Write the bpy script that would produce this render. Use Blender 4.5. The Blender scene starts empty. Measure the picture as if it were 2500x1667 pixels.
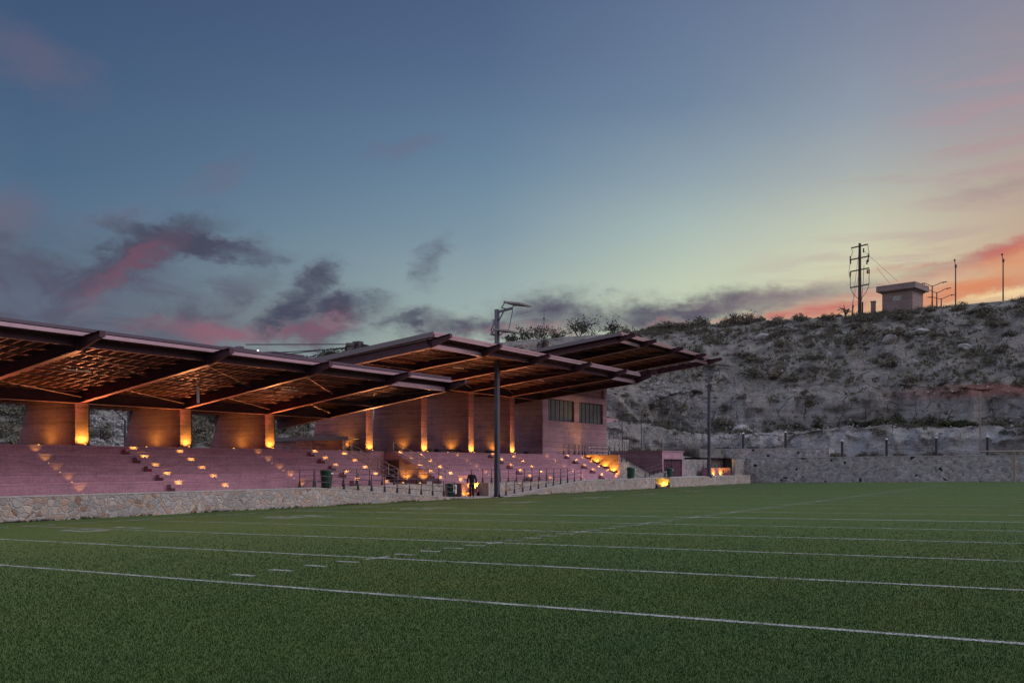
import bpy, bmesh, math, random
import numpy as np
from mathutils import Vector, Matrix, noise as mnoise

random.seed(11)
rng = np.random.default_rng(5)
R = math.radians
C = bpy.context.scene.collection
sc = bpy.context.scene

# ------------------------------------------------------------------ frame
# +X runs along the touchline away from the camera, +Y across the pitch to the
# stands, Z up.  The pitch falls 1.6 % towards the stands.
FOC, YAW, HOR, EYE, FALL = 2265.5, .5663, 1134.0, 1.575, -.015646
CY, SY = math.cos(YAW), math.sin(YAW)
def ray(px):
    X = (px - 1250) / FOC
    return CY + X * SY, SY - X * CY
def at_s(px, py, s):
    a, b = ray(px); Y = s / a
    return (s, b * Y, EYE + (HOR - py) * Y / FOC)
def at_t(px, py, t):
    a, b = ray(px); Y = t / b
    return (a * Y, t, EYE + (HOR - py) * Y / FOC)
def gz(t): return FALL * t

# ------------------------------------------------------------------ mesh builder
class MB:
    def __init__(s): s.v = []; s.f = []; s.m = []
    def add(s, vs, fs, mi=0):
        n = len(s.v); s.v += [tuple(p) for p in vs]
        s.f += [tuple(i + n for i in f) for f in fs]; s.m += [mi] * len(fs)
    def box(s, x0, x1, y0, y1, z0, z1, mi=0):
        s.add([(x0,y0,z0),(x1,y0,z0),(x1,y1,z0),(x0,y1,z0),(x0,y0,z1),(x1,y0,z1),(x1,y1,z1),(x0,y1,z1)],
              [(0,3,2,1),(4,5,6,7),(0,1,5,4),(1,2,6,5),(2,3,7,6),(3,0,4,7)], mi)
    def prism_s(s, prof, x0, x1, mi=0):      # profile in (y,z), extruded along x
        n = len(prof)
        vs = [(x0,a,b) for a,b in prof] + [(x1,a,b) for a,b in prof]
        fs = [(i,(i+1)%n,n+(i+1)%n,n+i) for i in range(n)] + [tuple(range(n-1,-1,-1)), tuple(range(n,2*n))]
        s.add(vs, fs, mi)
    def prism_t(s, prof, y0, y1, mi=0):      # profile in (x,z), extruded along y
        n = len(prof)
        vs = [(a,y0,b) for a,b in prof] + [(a,y1,b) for a,b in prof]
        fs = [(i,n+i,n+(i+1)%n,(i+1)%n) for i in range(n)] + [tuple(range(n)), tuple(range(2*n-1,n-1,-1))]
        s.add(vs, fs, mi)
    def prism_z(s, prof, z0, z1, mi=0):
        n = len(prof)
        vs = [(a,b,z0) for a,b in prof] + [(a,b,z1) for a,b in prof]
        fs = [(i,(i+1)%n,n+(i+1)%n,n+i) for i in range(n)] + [tuple(range(n-1,-1,-1)), tuple(range(n,2*n))]
        s.add(vs, fs, mi)
    def bar(s, p, q, w, h, mi=0):            # rectangular bar between two points
        p = Vector(p); q = Vector(q); d = (q-p).normalized()
        up = Vector((0,0,1)) if abs(d.z) < .95 else Vector((1,0,0))
        a = d.cross(up).normalized() * w/2; b = a.cross(d).normalized() * h/2
        vs = [p-a-b,p+a-b,p+a+b,p-a+b,q-a-b,q+a-b,q+a+b,q-a+b]
        s.add(vs, [(0,3,2,1),(4,5,6,7),(0,1,5,4),(1,2,6,5),(2,3,7,6),(3,0,4,7)], mi)
    def tube(s, p, q, r0, r1=None, n=8, mi=0):
        r1 = r0 if r1 is None else r1
        p = Vector(p); q = Vector(q); d = (q-p).normalized()
        up = Vector((0,0,1)) if abs(d.z) < .95 else Vector((1,0,0))
        a = d.cross(up).normalized(); b = a.cross(d).normalized()
        vs = []
        for c, r in ((p,r0),(q,r1)):
            for k in range(n):
                an = 2*math.pi*k/n; vs.append(c + a*math.cos(an)*r + b*math.sin(an)*r)
        fs = [(k,(k+1)%n,n+(k+1)%n,n+k) for k in range(n)] + [tuple(range(n-1,-1,-1)), tuple(range(n,2*n))]
        s.add(vs, fs, mi)
    def path(s, pts, r, n=6, mi=0):
        for a, b in zip(pts[:-1], pts[1:]): s.tube(a, b, r, r, n, mi)
    def lathe(s, c, prof, n=16, mi=0):       # prof of (r,z) about vertical axis at c
        vs = []
        for r, z in prof:
            for k in range(n):
                a = 2*math.pi*k/n; vs.append((c[0]+r*math.cos(a), c[1]+r*math.sin(a), c[2]+z))
        fs = []
        for j in range(len(prof)-1):
            for k in range(n):
                fs.append((j*n+k, j*n+(k+1)%n, (j+1)*n+(k+1)%n, (j+1)*n+k))
        fs.append(tuple(range(n-1,-1,-1))); fs.append(tuple(range((len(prof)-1)*n, len(prof)*n)))
        s.add(vs, fs, mi)
    def mesh(s, name):
        me = bpy.data.meshes.new(name); me.from_pydata(s.v, [], s.f)
        if any(s.m): me.polygons.foreach_set('material_index', s.m)
        me.update(); return me
    def build(s, name, mat, parent=None, bevel=0, smooth=False):
        me = s.mesh(name)
        for m in (mat if isinstance(mat, (list, tuple)) else [mat]): me.materials.append(m)
        o = bpy.data.objects.new(name, me); C.objects.link(o)
        if smooth: me.polygons.foreach_set('use_smooth', [True]*len(me.polygons))
        if parent is not None:
            o.parent = parent
            o.location = -Vector(parent['_base']) if '_base' in parent else (0,0,0)
        if bevel:
            b = o.modifiers.new('bevel', 'BEVEL'); b.width = bevel; b.segments = 1; b.limit_method = 'ANGLE'
        return o

def tag(o, label=None, cat=None, group=None, kind=None):
    if label: o['label'] = label
    if cat: o['category'] = cat
    if group: o['group'] = group
    if kind: o['kind'] = kind
    return o
def thing(name, label, cat, loc, group=None):
    # parts are modelled in world coordinates; build() shifts them to this base
    o = bpy.data.objects.new(name, None); C.objects.link(o)
    o.location = loc; o['_base'] = tuple(loc); o.empty_display_size = .2
    return tag(o, label, cat, group)
def copy_tree(o, parent=None):
    c = o.copy(); C.objects.link(c); c.parent = parent
    for ch in [k for k in bpy.data.objects if k.parent == o]: copy_tree(ch, c)
    return c
def lamp(name, kind, loc, energy, color, parent=None, aim=None, size=.03, spot=None, blend=.5):
    d = bpy.data.lights.new(name, kind); d.energy = energy; d.color = color
    d.shadow_soft_size = size
    if kind == 'SPOT': d.spot_size = R(spot); d.spot_blend = blend
    o = bpy.data.objects.new(name, d); C.objects.link(o)
    base = Vector(parent['_base']) if parent is not None and '_base' in parent else Vector((0,0,0))
    o.location = Vector(loc) - base
    if aim is not None: o.rotation_euler = Vector(aim).to_track_quat('-Z', 'Y').to_euler()
    if parent is not None: o.parent = parent
    return o

# ------------------------------------------------------------------ materials
class NT:
    def __init__(s, tree): s.t = tree; s.n = tree.nodes; s.l = tree.links
    def new(s, ty, **kw):
        n = s.n.new(ty)
        for k, v in kw.items(): setattr(n, k, v)
        return n
    def put(s, sock, v):
        if isinstance(v, bpy.types.NodeSocket): s.l.new(v, sock)
        elif v is not None:
            if hasattr(sock.default_value, '__len__') and not hasattr(v, '__len__'): v = (v,)*len(sock.default_value)
            if hasattr(v, '__len__') and len(v) == 3 and len(sock.default_value) == 4: v = (*v, 1)
            sock.default_value = v
    def math(s, op, a, b=None, c=None, clamp=False):
        n = s.new('ShaderNodeMath', operation=op, use_clamp=clamp)
        s.put(n.inputs[0], a)
        if b is not None: s.put(n.inputs[1], b)
        if c is not None: s.put(n.inputs[2], c)
        return n.outputs[0]
    def vmath(s, op, a, b=None):
        n = s.new('ShaderNodeVectorMath', operation=op)
        s.put(n.inputs[0], a)
        if b is not None: s.put(n.inputs[1], b)
        return n.outputs[0] if op not in ('LENGTH','DOT_PRODUCT') else n.outputs[1]
    def mix(s, fac, a, b, blend='MIX'):
        n = s.new('ShaderNodeMix', data_type='RGBA', blend_type=blend, clamp_factor=True)
        s.put(n.inputs[0], fac); s.put(n.inputs[6], a); s.put(n.inputs[7], b)
        return n.outputs[2]
    def noise(s, vec, scale, detail=4, rough=.55, dist=0, dim='3D'):
        n = s.new('ShaderNodeTexNoise', noise_dimensions=dim)
        s.put(n.inputs['Vector'], vec); s.put(n.inputs['Scale'], scale); s.put(n.inputs['Detail'], detail)
        s.put(n.inputs['Roughness'], rough); s.put(n.inputs['Distortion'], dist)
        return n
    def vor(s, vec, scale, feature='F1', rnd=1):
        n = s.new('ShaderNodeTexVoronoi', feature=feature)
        s.put(n.inputs['Vector'], vec); s.put(n.inputs['Scale'], scale); s.put(n.inputs['Randomness'], rnd)
        return n
    def ramp(s, fac, stops, interp='LINEAR'):
        n = s.new('ShaderNodeValToRGB'); cr = n.color_ramp; cr.interpolation = interp
        while len(cr.elements) < len(stops): cr.elements.new(.5)
        for e, (p, c) in zip(cr.elements, stops):
            e.position = p; e.color = (*c, 1) if hasattr(c, '__len__') else (c, c, c, 1)
        s.put(n.inputs[0], fac); return n.outputs[0]
    def maprange(s, v, a, b, c=0, d=1, smooth=True):
        n = s.new('ShaderNodeMapRange', interpolation_type='SMOOTHSTEP' if smooth else 'LINEAR')
        for i, x in enumerate((v, a, b, c, d)): s.put(n.inputs[i], x)
        return n.outputs[0]
    def mapping(s, vec, scale=(1,1,1), loc=(0,0,0), rot=(0,0,0), ty='POINT'):
        n = s.new('ShaderNodeMapping', vector_type=ty)
        s.put(n.inputs[0], vec); n.inputs[1].default_value = loc; n.inputs[2].default_value = rot; n.inputs[3].default_value = scale
        return n.outputs[0]
    def bump(s, height, strength=.5, dist=.02):
        n = s.new('ShaderNodeBump'); s.put(n.inputs['Height'], height)
        n.inputs['Strength'].default_value = strength; n.inputs['Distance'].default_value = dist
        return n.outputs[0]

def material(name):
    m = bpy.data.materials.new(name); m.use_nodes = True
    t = NT(m.node_tree); b = t.n['Principled BSDF']
    g = t.new('ShaderNodeNewGeometry')
    return m, t, b, g.outputs['Position']
def simple(name, col, rough=.6, metal=0, var=.12, scale=3, spec=.5):
    m, t, b, P = material(name)
    n = t.noise(P, scale, 5, .6)
    lo = tuple(c*(1-var) for c in col); hi = tuple(min(1, c*(1+var)) for c in col)
    c = t.ramp(n.outputs[0], [(.3, lo), (.7, hi)])
    t.put(b.inputs['Base Color'], c); b.inputs['Roughness'].default_value = rough
    b.inputs['Metallic'].default_value = metal; b.inputs['Specular IOR Level'].default_value = spec
    return m
def emissive(name, col, strength):
    m, t, b, P = material(name)
    t.put(b.inputs['Base Color'], (.8,.8,.8)); t.put(b.inputs['Emission Color'], col)
    b.inputs['Emission Strength'].default_value = strength
    return m

def concrete(name, col, board=.16, dark=.55, stain=.5, rough=.8):
    """pigmented board-marked concrete: horizontal board lines, streaky stains"""
    m, t, b, P = material(name)
    sep = t.new('ShaderNodeSeparateXYZ'); t.put(sep.inputs[0], P)
    z = t.math('DIVIDE', sep.outputs[2], board)
    warp = t.math('MULTIPLY', t.noise(P, .9, 3).outputs[0], .25)
    z = t.math('ADD', z, warp)
    fr = t.math('FRACT', z); edge = t.math('ABSOLUTE', t.math('SUBTRACT', fr, .5))
    line = t.maprange(edge, .43, .5)
    idx = t.math('FLOOR', z)
    comb = t.new('ShaderNodeCombineXYZ'); t.put(comb.inputs[2], idx)
    w = t.new('ShaderNodeTexWhiteNoise', noise_dimensions='3D'); t.put(w.inputs[0], comb.outputs[0])
    streak = t.noise(t.mapping(P, (.5,.5,4.5)), 1.6, 6, .65).outputs[0]
    blot = t.noise(P, .55, 5, .6, .6).outputs[0]
    drip = t.noise(t.mapping(P, (3,3,.35)), 1.5, 5, .6).outputs[0]
    v = t.math('ADD', t.math('MULTIPLY', streak, .55), t.math('MULTIPLY', w.outputs[0], .16))
    v = t.math('ADD', v, t.math('MULTIPLY', blot, .45))
    dk = tuple(c*dark for c in col); lt = tuple(min(1, c*1.32) for c in col)
    c = t.ramp(v, [(.36, dk), (.56, col), (.76, lt)])
    c = t.mix(t.math('MULTIPLY', t.maprange(drip, .56, .72), stain*.6), c, tuple(x*.45 for x in col))
    c = t.mix(t.math('MULTIPLY', line, .28), c, tuple(x*.4 for x in col))
    jx = t.math('ABSOLUTE', t.math('SUBTRACT', t.math('FRACT', t.math('DIVIDE', t.math('ADD', sep.outputs[0], sep.outputs[1]), 2.44)), .5))
    c = t.mix(t.math('MULTIPLY', t.maprange(jx, .4955, .4985), .5), c, tuple(x*.35 for x in col))
    spk = t.noise(P, 9, 5, .7).outputs[0]
    c = t.mix(.6, c, t.ramp(spk, [(.34,.62),(.5,1.0),(.68,1.25)]), 'MULTIPLY')
    scar = t.noise(t.mapping(P, (.8,.8,2.2)), 1.1, 6, .7, .8).outputs[0]
    c = t.mix(t.math('MULTIPLY', t.maprange(scar, .60, .68), .5), c, tuple(x*.5 for x in col))
    t.put(b.inputs['Base Color'], c); b.inputs['Roughness'].default_value = rough
    b.inputs['Specular IOR Level'].default_value = .25
    hgt = t.math('SUBTRACT', t.math('ADD', t.math('MULTIPLY', w.outputs[0], .5), streak), t.math('MULTIPLY', line, 1.2))
    t.put(b.inputs['Normal'], t.bump(hgt, .55, .02))
    return m
def rubble(name, scale=2.4, cols=None, mortar=(.2,.19,.2), squash=(1,1,1.15), mw=.05, black=.04):
    m, t, b, P = material(name)
    d = t.noise(P, 2.2, 3); dd = t.vmath('MULTIPLY', t.vmath('SUBTRACT', d.outputs[1], (.5,.5,.5)), (.28,.28,.28))
    v = t.mapping(t.vmath('ADD', P, dd), squash)
    vo = t.vor(v, scale); ve = t.vor(v, scale, 'DISTANCE_TO_EDGE')
    sp = t.new('ShaderNodeSeparateColor'); t.put(sp.inputs[0], vo.outputs['Color'])
    c = t.ramp(sp.outputs[0], cols, 'CONSTANT')
    tex = t.noise(P, 14, 6, .65).outputs[0]
    big = t.noise(P, .35, 3).outputs[0]
    c = t.mix(.55, c, t.ramp(tex, [(.3, .32), (.7, .85)]), 'MULTIPLY')
    c = t.mix(.45, c, t.ramp(big, [(.35, .55), (.65, 1.0)]), 'MULTIPLY')
    c = t.mix(.75, c, t.ramp(sp.outputs[2], [(0,.95),(1,1.3)]), 'MULTIPLY')
    c = t.mix(t.math('LESS_THAN', sp.outputs[1], black), c, (.03,.03,.035))
    e = t.math('ADD', ve.outputs['Distance'], t.math('MULTIPLY', t.math('SUBTRACT', tex, .5), .05))
    mo = t.maprange(e, mw*.35, mw*1.25, 1, 0)
    c = t.mix(mo, c, mortar)
    t.put(b.inputs['Base Color'], c); b.inputs['Roughness'].default_value = .88
    b.inputs['Specular IOR Level'].default_value = .2
    h = t.math('ADD', t.maprange(e, 0, mw*3.2), t.math('MULTIPLY', tex, .3))
    t.put(b.inputs['Normal'], t.bump(h, .8, .045))
    return m

M = {}
M['bleacher'] = concrete('rose_concrete', (.35,.185,.235), .40, .62, .5)
M['pier'] = concrete('rose_board_concrete', (.26,.132,.145), .11, .5, .7)
M['building'] = concrete('rose_wall_concrete', (.30,.18,.222), .45, .66, .6)
M['walk'] = concrete('path_concrete', (.36,.34,.33), 9.0, .75, .3)
M['cap'] = simple('wall_cap_mortar', (.36,.34,.33), .85, 0, .25, 6)
M['stone'] = rubble('stone_rose_grey', 3.9, [(0,(.46,.36,.31)),(.16,(.40,.37,.35)),(.30,(.50,.42,.36)),(.46,(.37,.35,.33)),(.6,(.47,.34,.27)),(.72,(.43,.40,.38)),(.86,(.33,.22,.16)),(.92,(.52,.44,.37))], (.40,.38,.36), mw=.034, black=.0)
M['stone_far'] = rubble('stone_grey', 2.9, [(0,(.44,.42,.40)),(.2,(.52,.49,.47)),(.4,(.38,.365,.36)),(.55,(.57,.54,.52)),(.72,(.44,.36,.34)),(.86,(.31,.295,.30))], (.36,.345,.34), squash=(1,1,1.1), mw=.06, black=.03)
M['stone_mid'] = rubble('stone_shade_mid', 2.9, [(0,(.30,.285,.275)),(.2,(.35,.33,.32)),(.4,(.26,.25,.245)),(.55,(.38,.36,.35)),(.72,(.30,.25,.235)),(.86,(.21,.20,.205))], (.24,.23,.225), squash=(1,1,1.1), mw=.05, black=.02)  # grey stone with shade put into the colour, for sunlit pitch-facing walls
M['stone_dark'] = rubble('stone_shade_dark', 2.9, [(0,(.17,.165,.16)),(.2,(.21,.2,.195)),(.4,(.15,.145,.142)),(.55,(.24,.23,.22)),(.72,(.19,.16,.15)),(.86,(.12,.115,.118))], (.14,.135,.13), squash=(1,1,1.1), mw=.05, black=.03)  # same stone darkened further, shade painted in where the sun overlit terrace walls
M['steel'] = simple('maroon_steel', (.070,.029,.042), .65, .0, .25, 1.4, .25)
M['steel_light'] = simple('rose_steel_fascia', (.36,.255,.29), .3, .55, .1, 1.2, .6)
M['deck'] = simple('deck_sheet', (.04,.02,.021), .6, .0, .3, .8)  # kept dark so the gaps between the lit ribs read as shade
M['flange'] = simple('maroon_flange_lit', (.25,.115,.10), .5, 0, .2, 2)  # same paint as the beam webs, lightened to carry lamp glow underneath
M['dark_fascia'] = simple('plum_fascia', (.045,.028,.055), .3, 0, .15, 1.2, .7)
M['rod'] = simple('galvanised_rod', (.20,.14,.11), .5, .3, .1)
M['black'] = simple('black_paint', (.018,.017,.022), .5, 0, .2)
M['rail'] = simple('railing_paint', (.10,.07,.08), .42, .2, .2)
M['railsteel'] = simple('railing_brushed', (.55,.47,.40), .35, .5, .1)
M['pole'] = simple('pole_paint', (.085,.095,.125), .4, .3, .12, 2)
M['lamphead'] = simple('floodlight_grey', (.20,.20,.19), .45, .3, .1)
M['lens'] = simple('floodlight_lens', (.22,.19,.13), .3, 0, .15, 6)
M['binm'] = simple('green_plastic', (.008,.05,.034), .45, 0, .2, 4)
M['white'] = simple('white_sticker', (.7,.74,.72), .6, 0, .05)
M['whiteline'] = simple('field_paint', (.42,.42,.41), .9, 0, .1, 8)
M['doorm'] = simple('door_dark', (.055,.022,.03), .6, 0, .2)
M['frame'] = simple('window_frame', (.03,.025,.03), .45, .2, .1)
M['goal'] = simple('goal_yellow', (.24,.18,.135), .45, 0, .1)
M['bark'] = simple('bark', (.06,.048,.04), .9, 0, .3, 8)
M['timber'] = simple('utility_timber', (.05,.036,.032), .85, 0, .3, 4)
M['ground'] = simple('bare_earth', (.19,.17,.155), .95, 0, .4, .8, .1)
M['grey_block'] = concrete('grey_block', (.19,.145,.135), .22, .7, .4)
M['cloth'] = simple('black_clothes', (.012,.012,.016), .9, 0, .3, 9)
M['trouser'] = simple('dark_trousers', (.016,.016,.022), .9, 0, .3, 9)
M['skin'] = simple('skin', (.30,.17,.12), .6, 0, .08, 9)
M['hair'] = simple('dark_hair', (.012,.01,.009), .7, 0, .2, 20)
M['shoe'] = simple('dark_shoes', (.02,.02,.022), .6, 0, .2)
M['amber'] = emissive('amber_lens', (1.0,.50,.09), 12)
M['step'] = emissive('step_lens', (1.0,.66,.22), 4)
M['lit'] = emissive('white_lamp', (1.0,.93,.8), 8)
AMB = (1.0,.55,.06)
AMB2 = (1.0,.66,.10)

def glass_mat():
    m, t, b, P = material('window_glass')
    n = t.noise(P, .7, 3).outputs[0]
    t.put(b.inputs['Base Color'], t.ramp(n, [(.3,(.09,.095,.105)),(.7,(.16,.168,.18))]))
    b.inputs['Roughness'].default_value = .12; b.inputs['Specular IOR Level'].default_value = .9
    t.put(b.inputs['Normal'], t.bump(n, .1, .02))
    return m
M['glass'] = glass_mat()

def foliage(name, a, bcol, c, scale=1.5):
    m, t, b, P = material(name)
    oi = t.new('ShaderNodeObjectInfo')
    n = t.noise(P, scale, 3).outputs[0]
    v = t.math('ADD', t.math('MULTIPLY', n, .7), t.math('MULTIPLY', oi.outputs['Random'], .3))
    t.put(b.inputs['Base Color'], t.ramp(v, [(.3, a), (.5, bcol), (.7, c)]))
    b.inputs['Roughness'].default_value = .75; b.inputs['Specular IOR Level'].default_value = .15
    return m
M['scrub'] = foliage('scrub_leaves', (.085,.085,.066), (.13,.122,.092), (.18,.155,.118))
M['tree'] = foliage('tree_leaves', (.03,.035,.025), (.045,.05,.032), (.06,.062,.04))
M['fern'] = foliage('trailing_leaves', (.03,.038,.022), (.05,.06,.03), (.075,.085,.035))

def turf_mat(blade=False):
    m, t, b, P = material('turf_blade' if blade else 'turf')
    big = t.noise(P, .10, 4, .6).outputs[0]
    mid = t.noise(P, .9, 5, .65).outputs[0]
    fine = t.noise(P, 26, 4, .7).outputs[0]
    nap = t.noise(t.mapping(P, (6, 60, 60), rot=(0,0,.2)), 1.0, 4, .7).outputs[0]
    v = t.math('ADD', t.math('MULTIPLY', big, .45), t.math('MULTIPLY', mid, .55))
    px_ = t.new('ShaderNodeSeparateXYZ'); t.put(px_.inputs[0], P)
    roll = t.new('ShaderNodeTexWhiteNoise', noise_dimensions='1D'); t.put(roll.inputs['W'], t.math('FLOOR', t.math('DIVIDE', t.math('SUBTRACT', px_.outputs[0], 9.34), 4.023)))
    v = t.math('ADD', v, t.math('MULTIPLY', t.math('SUBTRACT', roll.outputs[0], .5), .10))
    if blade:
        c = t.ramp(v, [(.36,(.013,.039,.011)),(.5,(.021,.045,.011)),(.66,(.036,.050,.011))])
        oi = t.noise(P, 60, 2, .6).outputs[0]
        c = t.mix(.2, c, t.ramp(oi, [(.3,.55),(.7,1.1)]), 'MULTIPLY')
    else:
        c = t.ramp(v, [(.36,(.018,.042,.013)),(.5,(.028,.050,.013)),(.66,(.046,.056,.012))])
        c = t.mix(.5, c, t.ramp(fine, [(.3,.4),(.7,1.3)]), 'MULTIPLY')
        c = t.mix(.3, c, t.ramp(nap, [(.35,.5),(.65,1.25)]), 'MULTIPLY')
        t.put(b.inputs['Normal'], t.bump(t.math('ADD', fine, nap), .8, .03))
    t.put(b.inputs['Base Color'], c); b.inputs['Roughness'].default_value = .7
    b.inputs['Specular IOR Level'].default_value = .04
    b.inputs['Sheen Weight'].default_value = 0.0 if blade else .44; b.inputs['Sheen Roughness'].default_value = .3
    b.inputs['Sheen Tint'].default_value = (.40,.60,.22,1)
    return m
M['turf'] = turf_mat(); M['blade'] = turf_mat(True)

def hill_mat():
    m, t, b, P = material('quarry_rock')
    g = t.n['Geometry']
    sep = t.new('ShaderNodeSeparateXYZ'); t.put(sep.inputs[0], P)
    nz = t.new('ShaderNodeSeparateXYZ'); t.put(nz.inputs[0], g.outputs['Normal'])
    steep = t.maprange(nz.outputs[2], .35, .78, 1, 0)
    big = t.noise(P, .12, 5, .6, .4).outputs[0]
    mid = t.noise(P, .7, 6, .65, .3).outputs[0]
    fin = t.noise(P, 4.5, 6, .7).outputs[0]
    rock = t.ramp(t.math('ADD', t.math('MULTIPLY', mid, .6), t.math('MULTIPLY', fin, .4)),
                  [(.32,(.13,.125,.122)),(.44,(.27,.26,.25)),(.58,(.36,.345,.33)),(.72,(.47,.45,.43))])
    soil = t.ramp(t.math('ADD', t.math('MULTIPLY', mid, .5), t.math('MULTIPLY', fin, .5)),
                  [(.34,(.07,.065,.058)),(.46,(.20,.188,.168)),(.58,(.30,.285,.26)),(.72,(.42,.40,.37))])
    c = t.mix(steep, soil, rock)
    # vertical cracks and dark run-off streaks on the steep faces
    wv = t.vmath('ADD', P, t.vmath('MULTIPLY', t.noise(P, .5, 4).outputs[1], (2.2,2.2,1.0)))
    ve = t.vor(t.mapping(wv, (.34,.34,.10)), 1.0, 'DISTANCE_TO_EDGE').outputs['Distance']
    crack = t.math('MULTIPLY', t.maprange(ve, .0, .03, 1, 0), t.maprange(mid, .42, .58))
    run = t.noise(t.mapping(P, (.9,.9,.08)), 1.0, 5, .7).outputs[0]
    c = t.mix(t.math('MULTIPLY', crack, .8), c, (.045,.042,.045))
    c = t.mix(t.math('MULTIPLY', t.math('MULTIPLY', t.maprange(run, .55, .72), steep), .55), c, (.10,.095,.10))
    # rusty layer along the upper quarry bench
    zz = t.math('ADD', sep.outputs[2], t.math('MULTIPLY', t.math('SUBTRACT', mid, .5), 1.6))
    red = t.math('MULTIPLY', t.maprange(zz, 8.6, 9.6), t.maprange(zz, 10.4, 10.9, 1, 0))
    red = t.math('MULTIPLY', red, t.math('MULTIPLY', t.maprange(sep.outputs[1], 10, 26, 1, 0), t.maprange(sep.outputs[0], 104, 112)))
    c = t.mix(t.math('MULTIPLY', red, .75), c, (.27,.105,.085))
    zz2 = t.math('ADD', sep.outputs[2], t.math('MULTIPLY', t.math('SUBTRACT', big, .5), 3.0))
    pale = t.math('MULTIPLY', t.maprange(zz2, 5.9, 4.9), t.maprange(sep.outputs[0], 106, 109))
    c = t.mix(t.math('MULTIPLY', pale, .75), c, t.ramp(fin, [(.3,(.34,.34,.345)),(.7,(.50,.50,.50))]))
    patch = t.math('MULTIPLY', t.maprange(t.noise(P, .33, 6, .7).outputs[0], .50, .62), t.maprange(sep.outputs[2], 9.5, 12))
    c = t.mix(t.math('MULTIPLY', patch, .5), c, t.ramp(fin, [(.35,(.06,.06,.046)),(.65,(.15,.14,.11))]))
    strat = t.noise(t.mapping(t.vmath('ADD', P, t.vmath('MULTIPLY', t.noise(P, .25, 3).outputs[1], (0,0,1.6))), (.05,.05,1.9)), 1.0, 5, .65).outputs[0]
    c = t.mix(t.math('MULTIPLY', steep, .6), c, t.ramp(strat, [(.36,.45),(.5,.95),(.64,1.15)]), 'MULTIPLY')
    grit = t.noise(P, 11, 4, .7).outputs[0]
    c = t.mix(.5, c, t.ramp(grit, [(.32,.45),(.5,.95),(.68,1.3)]), 'MULTIPLY')
    c = t.mix(1.0, c, (1.0,.985,.975), 'MULTIPLY')
    t.put(b.inputs['Base Color'], c); b.inputs['Roughness'].default_value = .95
    b.inputs['Specular IOR Level'].default_value = .1
    h = t.math('ADD', t.math('ADD', t.math('MULTIPLY', mid, 1.4), t.math('MULTIPLY', fin, .7)), t.math('MULTIPLY', strat, .9))
    h = t.math('SUBTRACT', h, t.math('MULTIPLY', crack, .5))
    t.put(b.inputs['Normal'], t.bump(h, 1.0, .55))
    return m
M['hill'] = hill_mat()
M['boulder'] = simple('boulder', (.27,.262,.262), .9, 0, .3, 2.5, .1)

# ------------------------------------------------------------------ pitch
X_END, T_WALL = 105.5, 33.3
b = MB(); xs = [-12] + list(np.linspace(0, 110, 23)); ts = list(np.linspace(-40, T_WALL+.1, 12))
for i in range(len(xs)-1):
    for j in range(len(ts)-1):
        b.add([(xs[i],ts[j],gz(ts[j])),(xs[i+1],ts[j],gz(ts[j])),(xs[i+1],ts[j+1],gz(ts[j+1])),(xs[i],ts[j+1],gz(ts[j+1]))],[(0,1,2,3)])
tag(b.build('pitch', M['turf']), kind='structure')
b = MB(); b.box(-300, 500, -300, 400, -3.2, -3.0); tag(b.build('ground', M['ground']), kind='structure')

LINES = []                                   # rectangles of field paint: x0,x1,y0,y1
YD, S0, SIDE, HASH = 4.023, 9.337, 30.46, 11.5
for k in range(0, 23):
    s = S0 + YD*k; w = .17 if k in (5, 11) else .105
    if k == 22: w = .16
    LINES.append((s-w/2, s+w/2, -14, SIDE))
LINES.append((S0-YD*2, S0+YD*22, SIDE-.06, SIDE+.07))
for k in range(1, 100):
    s = S0 + YD/5*k
    if k % 5: LINES.append((s-.062, s+.062, HASH-.25, HASH+.25))
    else: LINES.append((s-.33, s+.33, HASH-.06, HASH+.06))
for k in range(1, 100):
    s = S0 + YD/5*k
    if k % 5: LINES.append((s-.05, s+.05, SIDE-.62, SIDE-.16))
DIG = {'0': [(0,0,1,.14),(0,.86,1,1),(0,.14,.2,.86),(.8,.14,1,.86)], '1': [(.4,0,.6,1),(.2,.8,.4,.94),(.15,0,.85,.1)],
       '2': [(0,.86,1,1),(.8,.5,1,.86),(0,.43,1,.57),(0,.14,.2,.5),(0,0,1,.14)], '3': [(0,.86,1,1),(.8,0,1,1),(.2,.43,.8,.57),(0,0,1,.14)],
       '4': [(0,.43,.2,1),(.7,0,.9,1),(.2,.43,1,.57)], '5': [(0,.86,1,1),(0,.5,.2,.86),(0,.43,1,.57),(.8,.14,1,.5),(0,0,1,.14)]}
for k, num in ((2,'10'),(4,'20'),(6,'30'),(8,'40'),(10,'50'),(12,'40'),(14,'30'),(16,'20'),(18,'10')):
    s = S0 + YD*k                            # read from the stands: text runs towards -X, tops towards -Y
    for ch, off in ((num[0], 1.15), (num[1], -.35)):
        for a0, b0, a1, b1 in DIG[ch]:
            LINES.append((s+off-a1*.8, s+off-a0*.8, 26.6-b1*1.5, 26.6-b0*1.5))
b = MB()
for x0, x1, y0, y1 in LINES:
    b.add([(x0,y0,gz(y0)+.006),(x1,y0,gz(y0)+.006),(x1,y1,gz(y1)+.006),(x0,y1,gz(y1)+.006)], [(0,1,2,3)])
def paint_mat():
    m, t, bs, P = material('field_paint_worn')
    n = t.noise(P, 38, 4, .7).outputs[0]; n2 = t.noise(P, 2.5, 4, .6).outputs[0]
    t.put(bs.inputs['Base Color'], t.ramp(n, [(.3,(.12,.15,.11)),(.55,(.36,.37,.34)),(.8,(.48,.48,.46))]))
    bs.inputs['Roughness'].default_value = .9
    a = t.math('ADD', t.math('MULTIPLY', n, .6), t.math('MULTIPLY', n2, .5))
    t.put(bs.inputs['Alpha'], t.maprange(a, .41, .60))
    return m
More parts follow.
